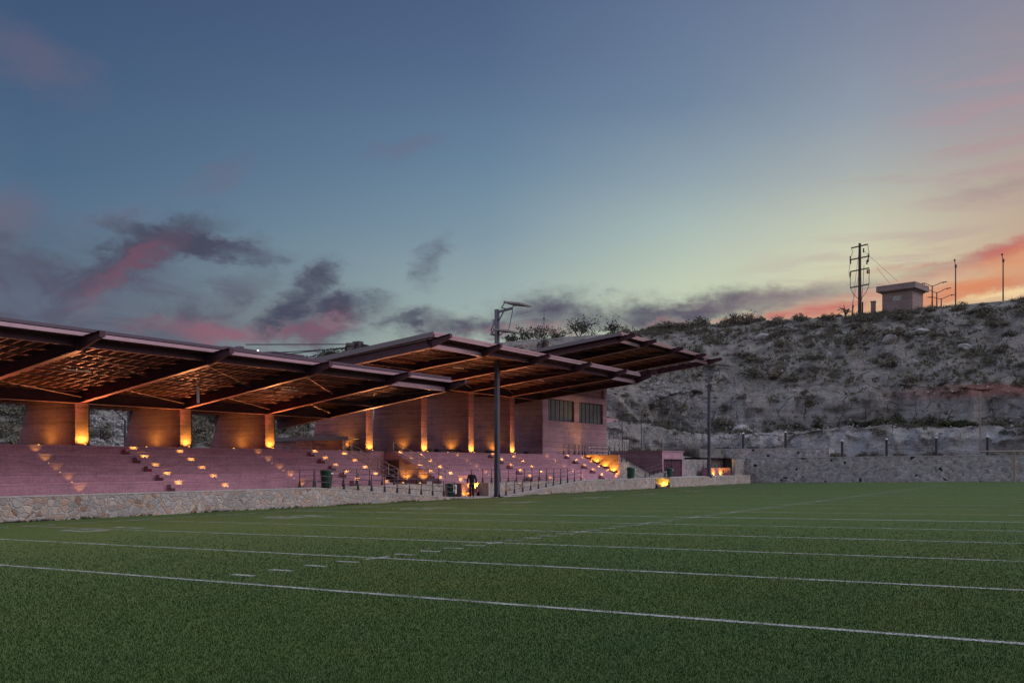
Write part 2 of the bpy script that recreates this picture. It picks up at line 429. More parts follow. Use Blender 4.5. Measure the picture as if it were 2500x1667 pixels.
tag(b.build('pitch_markings', paint_mat()), kind='structure')

# blades of turf: constant density on the picture out to 55 m
N = 740000
ang = YAW + rng.uniform(-.85, .80, N)
r0 = np.exp(rng.uniform(math.log(4.6), math.log(30), N))
bx, by = r0*np.cos(ang), r0*np.sin(ang)
ok = (by < T_WALL-.05) & (by > -16); bx, by, r0 = bx[ok], by[ok], r0[ok]; n = len(bx)
keep = rng.random(n) < np.clip((30-r0)/18, 0, 1); bx, by, r0 = bx[keep], by[keep], r0[keep]; n = len(bx)
wd = .0021*(r0/6)**.8*rng.uniform(.7,1.4,n); ht = (.021+.0001*r0)*rng.uniform(.6,1.2,n)
az = rng.uniform(0, 2*math.pi, n); la = rng.uniform(0, 2*math.pi, n); le = ht*rng.uniform(.1,.9,n)
bz = FALL*by
V = np.empty((n,3,3), np.float32)
V[:,0] = np.stack([bx-wd*np.cos(az), by-wd*np.sin(az), bz-.002],1)
V[:,1] = np.stack([bx+wd*np.cos(az), by+wd*np.sin(az), bz-.002],1)
V[:,2] = np.stack([bx+le*np.cos(la), by+le*np.sin(la), bz+ht],1)
me = bpy.data.meshes.new('turf_blades')
me.vertices.add(3*n); me.vertices.foreach_set('co', V.reshape(-1))
me.loops.add(3*n); me.loops.foreach_set('vertex_index', np.arange(3*n, dtype=np.int32))
me.polygons.add(n); me.polygons.foreach_set('loop_start', np.arange(0,3*n,3,dtype=np.int32))
white = np.zeros(n, bool)
jx, jy = bx + rng.normal(0,.012,n), by + rng.normal(0,.012,n)
for x0, x1, y0, y1 in LINES: white |= (jx > x0) & (jx < x1) & (jy > y0) & (jy < y1)
white &= rng.random(n) < .72
white |= rng.random(n) < .00025
me.materials.append(M['blade']); me.materials.append(M['whiteline'])
me.polygons.foreach_set('material_index', white.astype(np.int32)); me.update(); me.validate()
o = bpy.data.objects.new('turf_blades', me); C.objects.link(o)
tag(o, 'short green blades of artificial turf over the pitch', 'grass', kind='stuff')

b = MB(); r = random.Random(3)
for k in range(1500):
    x = 14+92*r.random()**1.4; y = T_WALL-.02-abs(r.gauss(0,.07)); z = gz(y)
    if 46.4 < x < 52: continue
    if mnoise.noise(Vector((x*.45,0,3))) < r.uniform(-.3,.35): continue
    for _ in range(9):
        a = r.uniform(0,6.283); h_ = r.uniform(.03,.13); w_ = r.uniform(.006,.014)
        b.add([(x-w_,y,z-.01),(x+w_,y,z-.01),(x+math.cos(a)*h_*.6,y-abs(math.sin(a))*h_*.6,z+h_)],[(0,1,2)]); x += r.gauss(0,.03)
tag(b.build('wall_weeds', M['fern']), 'ragged weeds along the foot of the touchline wall', 'weeds', kind='stuff')
# ------------------------------------------------------------------ hillside
SKY = [(-400,880),(0,874),(660,874),(770,870),(870,862),(1000,852),(1200,838),(1300,828),(1400,821),(1500,815),(1600,801),(1700,794),(1800,786),
       (1900,781),(2000,777),(2060,772),(2150,764),(2240,756),(2330,746),(2420,737),(2500,730),(2800,712),(3600,690)]
def skyz(s, t):
    Y = s*CY + t*SY; X = s*SY - t*CY
    px = 1250 + FOC*X/max(Y, 5)
    return EYE + (HOR - np.interp(px, [p[0] for p in SKY], [p[1] for p in SKY]))*Y/FOC
def zter(s, t):
    k = min(1, max(0, (s-78)/14)); k = k*k*(3-2*k)
    far = min(1, max(0, (s-104)/3)) if t < 41 else 0
    return 2.38 + k*max(0, t-41)*.17 + .0*far
ST = [((-45,66),(-60,98),0),((5,64),(-2,96),0),((28,62),(28,94),0),((46,62),(56,92),0),((66,61),(86,90),.2),((84,59),(108,84),.5),((97,53),(124,74),.8),
      ((105,45),(130,60),1),((109,37),(133,46),1),((110,28),(134,30),1),((110.2,15),(134.5,15),1),((110.4,0),(135,0),1),((110.6,-22),(135.5,-22),1),((111,-60),(136,-60),1)]
U = 620
par = np.linspace(0, len(ST)-1, U)
def chan(f):
    a = np.interp(par, range(len(ST)), [f(x) for x in ST]); k = np.ones(15)/15
    return np.convolve(np.pad(a, 7, mode='edge'), k, 'valid')
tx, ty, cx, cy, cw = chan(lambda x:x[0][0]), chan(lambda x:x[0][1]), chan(lambda x:x[1][0]), chan(lambda x:x[1][1]), chan(lambda x:x[2])
VV = np.linspace(0, 1, 130)
CL = ([0,.02,.05,.20,.215,.25,.30,.45,.62,.80,.93,1],[0,.10,.155,.175,.22,.37,.42,.58,.75,.89,.965,1])
SCR = ([0,.2,.45,.7,.88,1],[0,.16,.44,.74,.94,1])
VC = np.interp(VV, np.linspace(0,1,12), CL[1]); HC = np.interp(VV, np.linspace(0,1,12), CL[0])
VS = np.interp(VV, SCR[0], SCR[1]); HS = VV
HILL = np.zeros((U, len(VV)+14, 3))
for i in range(U):
    z0 = zter(tx[i], ty[i]); z1 = skyz(cx[i], cy[i])
    d = Vector((cx[i]-tx[i], cy[i]-ty[i], 0)).normalized()
    for j in range(len(VV)):
        h = HC[j]*cw[i] + HS[j]*(1-cw[i]); v = VC[j]*cw[i] + VS[j]*(1-cw[i])
        x = tx[i] + (cx[i]-tx[i])*h; y = ty[i] + (cy[i]-ty[i])*h; z = z0 + (z1-z0)*v
        env = min(1, VV[j]*14)*min(1, (1-VV[j])*7+.04)
        p = Vector((x, y, z))
        lo = mnoise.fractal(p*.10, 1.0, 2.0, 4); md = mnoise.fractal(Vector((x*.42, y*.42, z*.10)), .9, 2.0, 4)
        fi = mnoise.fractal(p*.8, 1.0, 2.0, 3)
        gl = abs(mnoise.noise(Vector((x*.3+4, y*.3, z*.05))))
        gu = abs(mnoise.noise(Vector((x*.55, y*.55, z*.06+9)))); off = (lo*1.3 + md*.75 + fi*.28 + gl*.9 - max(0,.14-gu)*3.2 - .3)*env
        HILL[i,j] = (x + d.x*off, y + d.y*off, z + (lo*.5 + fi*.22)*env)
    for k in range(14):
        q = [.5,1.2,2,3,4.5,6,8,11,15,20,28,38,60,100][k]
        bump = mnoise.fractal(Vector((cx[i]*.25, cy[i]*.25, k*.7)), 1, 2, 3)*.12
        HILL[i,len(VV)+k] = (cx[i]+d.x*q, cy[i]+d.y*q, z1 + (.0 if k < 9 else -.03*(q-11)) + bump)
NV = HILL.shape[1]
me = bpy.data.meshes.new('hillside')
idx = np.arange(U*NV).reshape(U, NV)
quads = np.stack([idx[:-1,:-1], idx[:-1,1:], idx[1:,1:], idx[1:,:-1]], -1).reshape(-1,4)
me.from_pydata([tuple(p) for p in HILL.reshape(-1,3)], [], [tuple(int(a) for a in q) for q in quads])
me.materials.append(M['hill']); me.polygons.foreach_set('use_smooth', [True]*len(me.polygons)); me.update()
o = bpy.data.objects.new('hillside', me); C.objects.link(o); tag(o, kind='structure')
if sum(p.normal.z for p in me.polygons) < 0: me.flip_normals()
HF = HILL.reshape(-1,3)
def hill_z(s, t):
    d = (HF[:,0]-s)**2 + (HF[:,1]-t)**2
    return float(HF[np.argmin(d),2])

# terrace behind the stands and the planting bed behind the end wall
def sheet(name, poly, zf, mat, nx=26, ny=16):
    (x0,x1,y0,y1) = poly; b = MB(); X = np.linspace(x0,x1,nx); Y = np.linspace(y0,y1,ny)
    for x in X:
        for y in Y: b.v.append((x, y, zf(x,y)))
    for i in range(nx-1):
        for j in range(ny-1):
            a = i*ny+j; b.f.append((a,a+ny,a+ny+1,a+1)); b.m.append(0)
    return tag(b.build(name, mat, smooth=True), kind='structure')
sheet('terrace', (-50,112,44,70), lambda x,y: zter(x,y)-.03, M['ground'])
sheet('slope_terrace', (79.6,112,37.2,44), lambda x,y: zter(x,y)-.03+min(0,(y-41.0)*.55 if x < 91.4 else 0), M['ground'])
sheet('planting_bed', (105.9,113,-60,37.2), lambda x,y: 2.3+.10*max(0,x-107)+.06*mnoise.noise(Vector((x,y,0))), M['ground'])

# ------------------------------------------------------------------ bleachers
ZW, T1, DT, RZ = .36, 36.0, .83, .4025
TK = lambda k: T1 + DT*(k-1)
ZK = lambda k: .44 + RZ*k
prof = [(T1, -1.0), (T1, ZK(1))]
for k in range(2, 6): prof += [(TK(k), ZK(k-1)), (TK(k), ZK(k))]
prof_top = prof + [(44.2, ZK(5)), (44.2, -1.0)]
prof_seat = prof + [(40.0, ZK(5)), (40.0, -1.0)]
DECK = ZK(5)
def step_light(par, x, y, z, e=1.1, up=(0,.18,1), amb=AMB2, cone=130):
    b = MB(); b.lathe((x,y,z-.004), [(.020,0),(.019,.008),(.012,.013),(.003,.016)], 8)
    o = b.build('step_light', M['step'], par)
    lamp('step_beam', 'SPOT', (x, y, z+.045), e*14*rng.uniform(.6,1.3), amb, par, up, .02, cone, .6)
    return o
def stair(par, x0, x1, name='stair'):
    b = MB()
    for k in range(0, 5):
        zb = ZW-.01 if k == 0 else ZK(k)
        zt = ZK(k+1); h = (zt-zb)/3; y1 = TK(k+1)
        b.prism_s([(y1-.56, zb), (y1-.56, zb+h), (y1-.28, zb+h), (y1-.28, zb+2*h), (y1+.002, zb+2*h), (y1+.002, zb)], x0, x1)
    return b.build(name, M['bleacher'], par)
def bleacher(x0, x1, label, stairs, cols, mat_top=True):
    par = thing('bleacher', label, 'bleacher', ((x0+x1)/2, T1, ZW), 'concrete seating blocks under the canopies')
    b = MB(); b.prism_s(prof_top, x0, x1); b.build('seating_tiers', M['bleacher'], par)
    for (a, c) in stairs:
        stair(par, a, c)
        for k in range(0, 5):
            zb = (ZW if k == 0 else ZK(k)); h = (ZK(k+1)-zb)/3; y1 = TK(k+1)
            step_light(par, a+.60, y1-.20, zb+2*h, .62, (0,1,.35), AMB2, 112)
            step_light(par, c-.24, y1-.20-.28, zb+h, .62, (0,1,.35), AMB2, 112)
    for s in cols:
        for k in range(0, 5):
            step_light(par, s + rng.uniform(-.05,.05), TK(k+1)-.27, ZW if k == 0 else ZK(k), .30, (0,.75,1), AMB2, 90)
    return par
VX0, VX1 = 42.6, 47.4
bl = bleacher(4, VX0, 'long left block of rose concrete seating steps below the nearest canopy', [(27.3,30.6),(39.5,VX0-.02)], [11.0, 23.0, 35.7])
br = bleacher(VX1, 74.0, 'right block of rose concrete seating steps between the dark doorway and the glowing end wall', [(VX1+.02,50.1),(58.5,61.9),(70.3,73.3)], [54.5, 67.3])
b = MB(); b.box(VX0, VX1, 40.2, 44.2, -1, DECK-.002); b.build('passage_back_wall', M['bleacher'], br)
b = MB(); b.box(VX1-.03, VX1+.04, 38.9, 39.9, ZW, 1.85); o = b.build('door', M['doorm'], br)
b = MB(); b.box(VX1-.06, VX1-.031, 39.75, 39.85, 1.0, 1.12); b.build('handle', M['black'], o)
b = MB(); b.box(VX0, VX1, 35.9, 40.2, -1, ZW-.01); tag(b.build('passage_floor', M['walk']), kind='structure')

# low parapet wall with dark coping above the passage
par = thing('parapet_wall', 'low board-marked wall with a dark coping behind the left stair handrail', 'wall', (43.6,41,DECK))
b = MB(); b.box(43.5, 43.75, 40.25, 47, DECK, 3.1); b.build('wall_face', M['pier'], par)
b = MB(); b.box(43.3, 43.95, 40.2, 47, 3.1, 3.36); b.build('coping', M['dark_fascia'], par)
lamp('wall_beam', 'SPOT', (42.9, 41.4, DECK+.08), 5, AMB, par, (.25,0,1), .03, 130, .6)

def uplight(x, y, z, aim, e, label, cone=120, soft=.6, e2=0, e3=0):
    par = thing('uplight', label, 'uplight', (x,y,z), 'amber uplights at the foot of the concrete')
    b = MB(); b.lathe((x,y,z), [(.09,0),(.09,.04),(.075,.055)], 12); b.build('housing', M['black'], par)
    b = MB(); b.lathe((x,y,z+.052), [(.055,0),(.05,.006),(.02,.01)], 12); b.build('lens', M['amber'], par)
    lamp('uplight_beam', 'SPOT', (x,y,z+.10), e*rng.uniform(.75,1.2), AMB, par, aim, .05, cone, soft)
    if e2: lamp('roof_beam', 'SPOT', (x+.2,y-.25,z+.12), e2*.72, (1.0,.33,.125), par, (-.58,-.62,.8), .06, 128, .7)
    if e3: lamp('pier_side_fill', 'SPOT', (x+.45,y+.1,z+.12), e3, (1.0,.40,.09), par, (1,.42,.16), .06, 46, 1)  # added fill for the next pier's side face, no lamp of its own
    return par

for x, y, ax_, e, lab in ((47.05,38.3,.3,75,'amber uplight in the passage at the foot of the stepped brown wall, beside the door'),(47.05,36.9,.3,60,'amber uplight in the passage at the foot of the stepped brown wall, nearer the pitch'),
                      (43.3,38.6,-.25,70,'amber uplight at the left side of the passage below the gold handrail')):
    uplight(x, y, ZW, (ax_,0,1), e, lab, 110, .8)
# ------------------------------------------------------------------ piers
PIERS = [(14.15,4.42),(19.9,4.42),(25.66,4.42),(31.45,4.42),(37.2,4.42),(45.72,6.98),(51.47,6.98),(57.2,6.98),(62.95,6.98)]
ordn = ['', '', 'leftmost, left of the pale scree', 'second, right of the pale scree slope', 'third, at the right end',
        'tall, left of the handrails', 'tall, above the dark doorway', 'tall, left of the near floodlight pole', 'tall, right of the near floodlight pole']
for (s, zt), lab in zip(PIERS, ordn):
    if s < 18: continue
    par = thing('concrete_pier', ('board-marked rose concrete buttress, ' + lab) if lab else 'board-marked rose concrete buttress outside the left picture edge', 'pier', (s,42,DECK), 'buttress piers carrying the canopies')
    back = 43.8 if zt < 5 else 43.9
    b = MB(); b.prism_s([(40.0,DECK-.01),(40.0,zt),(back,zt+.25),(back+.95,DECK-.01)], s-.35, s+.35); b.build('pier_shaft', M['pier'], par, bevel=.02)
    if zt < 5:
        b = MB(); b.box(s+.352, s+.40, 40.0, 40.06, DECK, zt); b.build('downpipe', M['black'], par)
        uplight(s, 39.72, DECK, (0,.4,1), 110, 'amber uplight at the front of the pier ' + (lab or 'outside the picture'), 150, .7, 1250, 400)
        uplight(s-.95, 41.9, DECK, (.5,0,1), 34, 'amber uplight at the side of the pier ' + (lab or 'outside the picture'), 160, 1)
    else:
        uplight(s, 39.72, DECK, (0,.4,1), 150, 'amber uplight at the front of the pier ' + lab, 150, .7, 1300)
        uplight(s-.75, 41.6, DECK, (.3,0,1), 75, 'amber uplight at the side of the pier ' + lab, 120, 1)

# ------------------------------------------------------------------ canopies
def canopy(x0, x1, beams, tipz, kz, bz, label, fz, lights, brace_bays, endbays, fasc, gut):
    """tipz: beam top at the tip (y 29.8); kz: bottom flange at the kink (31.15); bz: bottom at the back beam (40); fz: fascia top, bottom"""
    par = thing('canopy', label, 'canopy', ((x0+x1)/2, 36, bz), 'cantilevered steel canopies over the seating')
    TT, TK_, TB = 29.8, 31.15, 40.0
    topk = kz + .43; topb = bz + .52
    top = lambda t: topk + (t-TK_)*(topb-topk)/(TB-TK_)
    bot = lambda t: kz + (t-TK_)*(bz-kz)/(TB-TK_)
    BK = 44.6
    for s in beams:
        b = MB()
        b.prism_s([(TT, tipz-.20), (TT, tipz), (TK_, topk), (BK, top(BK)), (BK, bot(BK)), (TK_, kz)], s-.012, s+.012)
        b.prism_s([(TT, tipz), (TT, tipz+.018), (TK_, topk+.018), (BK, top(BK)+.018), (BK, top(BK)), (TK_, topk)], s-.12, s+.12)
        b.prism_s([(TT, tipz-.22), (TT, tipz-.20), (TK_, kz), (TK_, kz-.02)], s-.05, s+.05)
        b.box(s-.12, s+.12, TK_-.008, TK_+.008, kz, topk)
        b.box(s-.11, s+.11, TT-.012, TT, tipz-.21, tipz+.015)
        bo = b.build('cantilever_beam', M['steel'], par)
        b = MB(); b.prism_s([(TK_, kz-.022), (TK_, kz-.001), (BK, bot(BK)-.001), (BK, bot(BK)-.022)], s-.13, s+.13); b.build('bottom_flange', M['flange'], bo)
    # back beam on the piers
    b = MB(); b.box(x0, x1, TB-.012, TB+.012, bz-.04, bz+.47); b.box(x0, x1, TB-.13, TB+.13, bz+.47, bz+.49)
    bo = b.build('back_beam', M['steel'], par)
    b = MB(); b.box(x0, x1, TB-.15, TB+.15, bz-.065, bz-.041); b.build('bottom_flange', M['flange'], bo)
    # edge channel behind the fascia
    b = MB(); zc = top(31.3)
    b.box(x0, x1, 31.28, 31.30, zc-.26, zc+.05); b.box(x0, x1, 31.20, 31.28, zc-.26, zc-.24); b.build('edge_channel', M['steel'], par)
    # purlins, framed between the beams
    rows = np.linspace(32.15, 43.6, 12)
    cuts = sorted(set([x0] + list(beams) + [x1]))
    for t in rows:
        b = MB(); z = top(t)
        for a, c in zip(cuts[:-1], cuts[1:]):
            if c-a < .4: continue
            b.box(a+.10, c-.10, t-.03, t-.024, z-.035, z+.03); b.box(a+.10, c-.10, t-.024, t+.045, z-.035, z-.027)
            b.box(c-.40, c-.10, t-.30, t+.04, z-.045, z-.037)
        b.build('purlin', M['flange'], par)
    # ribbed deck
    b = MB(); t0 = 30.86; dz = .165
    b.prism_s([(t0, top(t0)+dz), (t0, top(t0)+dz+.05), (BK+.4, top(BK+.4)+dz+.05), (BK+.4, top(BK+.4)+dz)], x0, x1)
    dk = b.build('roof_deck', M['deck'], par); b = MB()
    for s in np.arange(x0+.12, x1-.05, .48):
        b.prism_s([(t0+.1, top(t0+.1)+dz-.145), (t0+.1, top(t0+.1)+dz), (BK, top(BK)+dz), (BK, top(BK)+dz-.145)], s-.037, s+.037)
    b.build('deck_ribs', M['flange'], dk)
    # two-step fascia along the front and plain verge along the left end
    ft, fb = fz; mid = fb + (ft-fb)*.54
    b = MB(); b.prism_s([(30.80, mid+.02), (30.80, ft), (30.95, ft), (30.95, ft-.02), (30.82, ft-.02), (30.82, mid+.02)], x0-.02, x1+.02); b.build('gutter', gut, par)
    b = MB(); b.prism_s([(30.90, fb+.03), (30.90, mid+.03), (30.93, mid+.03), (30.93, fb+.03)], x0, x1); b.build('fascia_backing', M['black'], par)
    b = MB(); b.prism_s([(30.72, fb), (30.72, mid-.025), (30.84, mid-.025), (30.84, mid-.04), (30.74, mid-.04), (30.74, fb+.02), (31.02, fb+.02), (31.02, fb)], x0-.02, x1+.02); b.build('fascia', fasc, par)
    b = MB(); b.prism_s([(30.80, fb+.02), (30.80, ft), (BK+.4, top(BK+.4)+.33), (BK+.4, top(BK+.4)+.02)], x0-.06, x0-.022); b.build('verge', M['dark_fascia'], par)
    # diagonal rods, conduits
    for a, c, fl in brace_bays:
        b = MB()
        p1 = (a+.12, 31.6, bot(31.6)+.12); p2 = (c-.12, 35.0, bot(35.0)+.2)
        p3 = (a+.12, 37.2, bot(37.2)+.12); p4 = (c-.12, 39.8, bot(39.8)+.2)
        if fl: p1, p2 = (c-.2, 31.7, bot(31.7)+.1), (c-1.7, 34.3, bot(34.3)+.22)
        b.tube(p1, p2, .016, n=5); b.build('brace_rod', M['rod'], par)
        b = MB(); b.tube(p3, p4, .014, n=5); b.build('brace_rod', M['rod'], par)
        b = MB(); b.tube((a+.1, 35.0, top(35)-.16), (c-.1, 35.0, top(35)-.16), .02, n=5); b.build('conduit', M['rod'], par)
    for a, c in endbays:
        for t in (31.2, 36.2):
            b = MB(); z = bot(t)+.02
            b.box(a+.05, c-.05, t-.05, t-.03, z, z+.22); b.box(a+.05, c-.05, t-.05, t+.06, z-.015, z)
            b.build('tie_channel', M['steel_light'] if t < 33 else M['steel'], par)
    for x, lab in lights:
        z = top(35)-.22
        lp = thing('tube_light', lab, 'lamp', (x, 35, z), 'unlit strip lights under the canopies')
        b = MB(); b.box(x-.55, x+.55, 34.95, 35.05, z-.05, z); b.build('lamp_body', M['white'], lp)
        b = MB(); b.tube((x-.4,35,z),(x-.4,35,z+.06),.01,n=5); b.tube((x+.4,35,z),(x+.4,35,z+.06),.01,n=5); b.build('hanger', M['rod'], lp)
    return par, top, bot
B1 = [8.4, 14.15, 19.9, 25.66, 31.4, 37.15, 42.1]
c1, top1, bot1 = canopy(3, 42.07, B1, 6.29, 5.70, 4.47, 'nearest maroon steel canopy, lowest of the three, running out of the left edge', (6.47, 6.17),
    [(22.3, 'white strip light under the nearest canopy above the leftmost pier'), (33.9, 'white strip light near the middle right of the nearest canopy')],
    [(19.9,25.66,0),(25.66,31.4,0),(31.4,37.15,0),(37.15,42.1,1)], [(37.15,42.1)], M['steel_light'], M['dark_fascia'])
B2 = [40.7, 45.7, 51.4, 57.1, 62.8, 67.3]
c2, top2, bot2 = canopy(40.5, 67.2, B2, 8.66, 8.00, 7.04, 'middle maroon steel canopy with glowing orange ribs behind the floodlight pole', (8.84, 8.55),
    [(48.6, 'white strip light under the middle canopy left of the floodlight pole'), (58.9, 'white strip light under the middle canopy right of the floodlight pole')],
    [(40.7,45.7,1),(45.7,51.4,1),(51.4,57.1,1),(57.1,62.8,1)], [(40.7,45.7),(62.8,67.3)], M['steel_light'], M['steel_light'])
B3 = [64.3, 68.2, 73.8, 79.1, 83.2]
c3, top3, bot3 = canopy(63.9, 82.6, B3, 11.48, 10.95, 9.86, 'farthest and highest maroon canopy, dark underneath, in front of the quarry cliff', (11.64, 11.36),
    [], [(68.2,73.8,1),(64.3,68.2,1)], [(64.3,68.2),(79.1,83.2)], M['steel_light'], M['steel_light'])
# one strip light hangs loose by its end
lp = thing('tube_light', 'white strip light dangling upright from one end under the nearest canopy', 'lamp', (28.2,35,4.75), 'unlit strip lights under the canopies')
z = top1(35)-.2
b = MB(); b.box(28.15, 28.25, 34.96, 35.04, z-1.02, z-.28); b.build('lamp_body', M['white'], lp)
b = MB(); b.path([(28.2,35,z-.28),(28.22,35,z-.12),(28.1,35,z+.02)], .008, 5); b.path([(28.1,35,z+.05),(28.4,35,z+.1)], .008, 5); b.build('hanger', M['rod'], lp)

# cable masts behind the canopies
def mast(x, y, zb, zt, label, ends, cab):
    par = thing('cable_mast', label, 'mast', (x,y,zb), 'cable masts behind the canopies')
    b = MB(); b.box(x-.24, x+.24, y-.24, y+.24, zb, zt-.35); b.build('mast_column', M['steel'], par)
    b = MB(); b.box(x-.12, x+.36, y-.3, y+.3, zt-.5, zt)
    for k, (ex, ey, ez) in enumerate(ends):
        d = (Vector((ex,ey,ez))-Vector((x,y,zt-.2-.13*(k%3)))).normalized()
        p = Vector((x,y,zt-.2-.13*(k%3)))
        b.bar(p+d*.2, p+d*.85, .16, .2)
    b.build('cable_clamp_head', M['black'], par)
    for k, e in enumerate(ends):
        b = MB(); b.tube((x,y,zt-.2-.13*(k%3)), e, .035, n=5); b.build('cable', cab, par)
    return par
mast(49.3, 44.3, DECK, 10.25, 'dark cable mast with a head of clamps behind the middle canopy',
     [(41.2,46.5,9.3),(40,49,8.1),(38.5,52,8.4),(43.5,47,8.0),(45,46,7.9),(55.6,33,8.75),(55,37,8.3),(53.5,40,7.9)], M['black'])
mast(75.3, 44.3, 2.4, 13.3, 'cable mast with thin white stays behind the highest canopy',
     [(66,46,10.9),(69,47,11.0),(71,46,10.8),(82,46,11.2),(80,44.5,10.9),(83,47,12.9)], M['rod'])
b = MB(); x,y,zz = at_t(1333.5, 836, 44.3); b.tube((75.3,44.3,13.3),(75.3,44.3,16.6),.03,.012,5); b.tube((75.3,44.3,15.2),(75.3,44.3,15.4),.09,.09,6)
tag(b.build('antenna', M['black']), 'thin whip antenna standing on the rear cable mast', 'antenna')

# ------------------------------------------------------------------ stone walls and paths
W2 = 34.75
def wall(name, label, mb, mat, loc, cap=None, cat='wall', group=None):
    par = thing(name, label, cat, loc, group)
    mb.build('stonework', mat, par)
    if cap: cap.build('wall_cap', M['cap'], par)
    return par
b = MB(); b.prism_t([(2,-1.1),(46.6,-1.1),(46.6,-.50),(34.0,.39),(2,.39)], T_WALL, T_WALL+.42)
c = MB(); c.prism_t([(2,.39),(34.0,.39),(46.6,-.50),(46.6,-.455),(34.0,.435),(2,.435)], T_WALL-.015, T_WALL+.44)
wall('stone_wall', 'near rubble stone wall along the touchline, sloping down beside the left ramp', b, M['stone'], (20,T_WALL,-.5), c)
N0, N1 = 76.0, 79.3
b = MB(); b.prism_t([(51.9,-1.1),(N0,-1.1),(N0,.36),(62.6,.36),(51.9,-.50)], T_WALL, T_WALL+.42)
b.box(N1, 102.2, T_WALL, T_WALL+.42, -1.1, .36)
c = MB(); c.prism_t([(51.9,-.50),(62.6,.36),(N0,.36),(N0,.40),(62.6,.40),(51.9,-.455)], T_WALL-.015, T_WALL+.44)
c.box(N1, 102.2, T_WALL-.015, T_WALL+.44, .36, .40)
fw = wall('stone_wall', 'far rubble stone wall along the touchline, from the right ramp to the corner, with a lit stair notch', b, M['stone'], (77,T_WALL,-.5), c)
# second wall carrying the upper walkway
b = MB(); b.prism_t([(34.3,-1.1),(47.2,-1.1),(46.8,.40),(34.3,.40)], W2, W2+.35)
b.box(45.0, 45.5, W2, W2+.3, .40, .56)
wall('stone_wall', 'rubble stone wall between the left ramp and the upper walkway', b, M['stone'], (40,W2,-.5))
b = MB(); b.box(51.1, 63, W2, W2+.35, -1.1, .36)
wall('stone_wall', 'rubble stone wall between the right ramp and the upper walkway', b, M['stone'], (57,W2,-.5))
b = MB()
b.box(2, 34.3, T_WALL+.41, T1+.02, -1.0, ZW); b.box(34.3, 47.0, W2+.3, T1+.02, -1.0, ZW-.001)
b.box(51.1, 63, W2+.3, T1+.02, -1.0, ZW-.002); b.box(63, N0, T_WALL+.41, T1+.02, -1.0, ZW-.003)
b.box(N1, 102.5, T_WALL+.41, 37.4, -1.0, ZW-.004); b.box(N0, N1, 35.1, 37.4, -1, ZW-.005)
b.prism_t([(34.2,-1.05),(46.7,-1.05),(46.7,-.51),(34.2,.355)], T_WALL+.4, W2+.02)
b.prism_t([(51.8,-1.05),(62.8,-1.05),(62.8,.355),(51.8,-.51)], T_WALL+.4, W2+.02)
b.box(46.6, 51.9, T_WALL-.35, T1+.01, -1.05, -.495); b.box(49.5,53.0,T_WALL-.6,T_WALL-.02,-1.0,-.493)
tag(b.build('walkway', M['walk']), kind='structure')
# lit stair recess beside the entrance
b = MB(); b.box(47.2, 51.1, 35.62, T1+.015, -1.0, ZW-.02)
par = thing('entrance_steps', 'short lit flight of steps up from the pitch entrance behind the walking person', 'steps', (49,W2,-.5))
b.build('back_wall', M['pier'], par)
b = MB()
for k in range(2): b.box(50.3+.4*k, 51.08, 35.0, 35.61, -.495, -.495+.24*(k+1))
b.build('flight', M['pier'], par)
b = MB(); b.box(51.0, 51.09, W2-.5, 35.6, -.49, ZW+.02); b.build('side_wall', M['cap'], par)
step_light(par, 49.4, 35.35, -.49, 3.4, (-.25,.5,1), AMB, 150); step_light(par, 50.05, 35.38, -.49, 3.4, (.2,.5,1), AMB, 150)
step_light(par, 50.8, 35.25, -.49+.49, 6, (.25,.6,1), AMB, 150)
b = MB(); b.box(48.9, 49.02, 35.0, 35.6, -.49, ZW+.02); b.build('side_wall', M['pier'], par)
b = MB(); b.box(47.0, 48.89, 35.5, 35.6, -.5, ZW+.02); b.build('dark_panel', M['doorm'], par)
# lit stair notch further along
par = thing('notch_steps', 'small stair notch glowing yellow in the far stone wall', 'steps', (77.7,T_WALL,-.4))
b = MB()
for k in range(4): b.box(N0+.2+.55*(3-k)*.9, N1, 33.6, 35.1, -1.0, -.45+.2*k) if k == 0 else b.box(N0, N1-.75*k, 33.9, 35.1, -.95, -.45+.2*k)
b.build('flight', M['pier'], par)
b = MB(); b.box(N1-.02, N1+.01, 33.45, 35.1, -1, .355); b.box(N0, N1, 35.1, 35.13, -1, ZW-.008); b.build('side_wall', M['cap'], par)
for k in range(3): step_light(par, N1-.3-.8*k, 33.78, -.42+.2*k, 6, (.45 if k == 0 else 0,.3,1), AMB, 150)
# end wall of the right bleacher, washed by amber lights
par = thing('end_wall', 'low rose wall at the far end of the seating washed in yellow light', 'wall', (74.2,37.5,ZW))
b = MB(); b.box(74.0, 74.35, T1-.05, 40, -.8, DECK+.0); b.build('wall_face', M['pier'], par)
for k in range(5):
    y, z = ((T1-.4, ZW) if k == 0 else (TK(k)+.42, ZK(k)))
    step_light(par, 73.74, y, z, 13 if k < 4 else 4, (.2,0,1), AMB, 120)
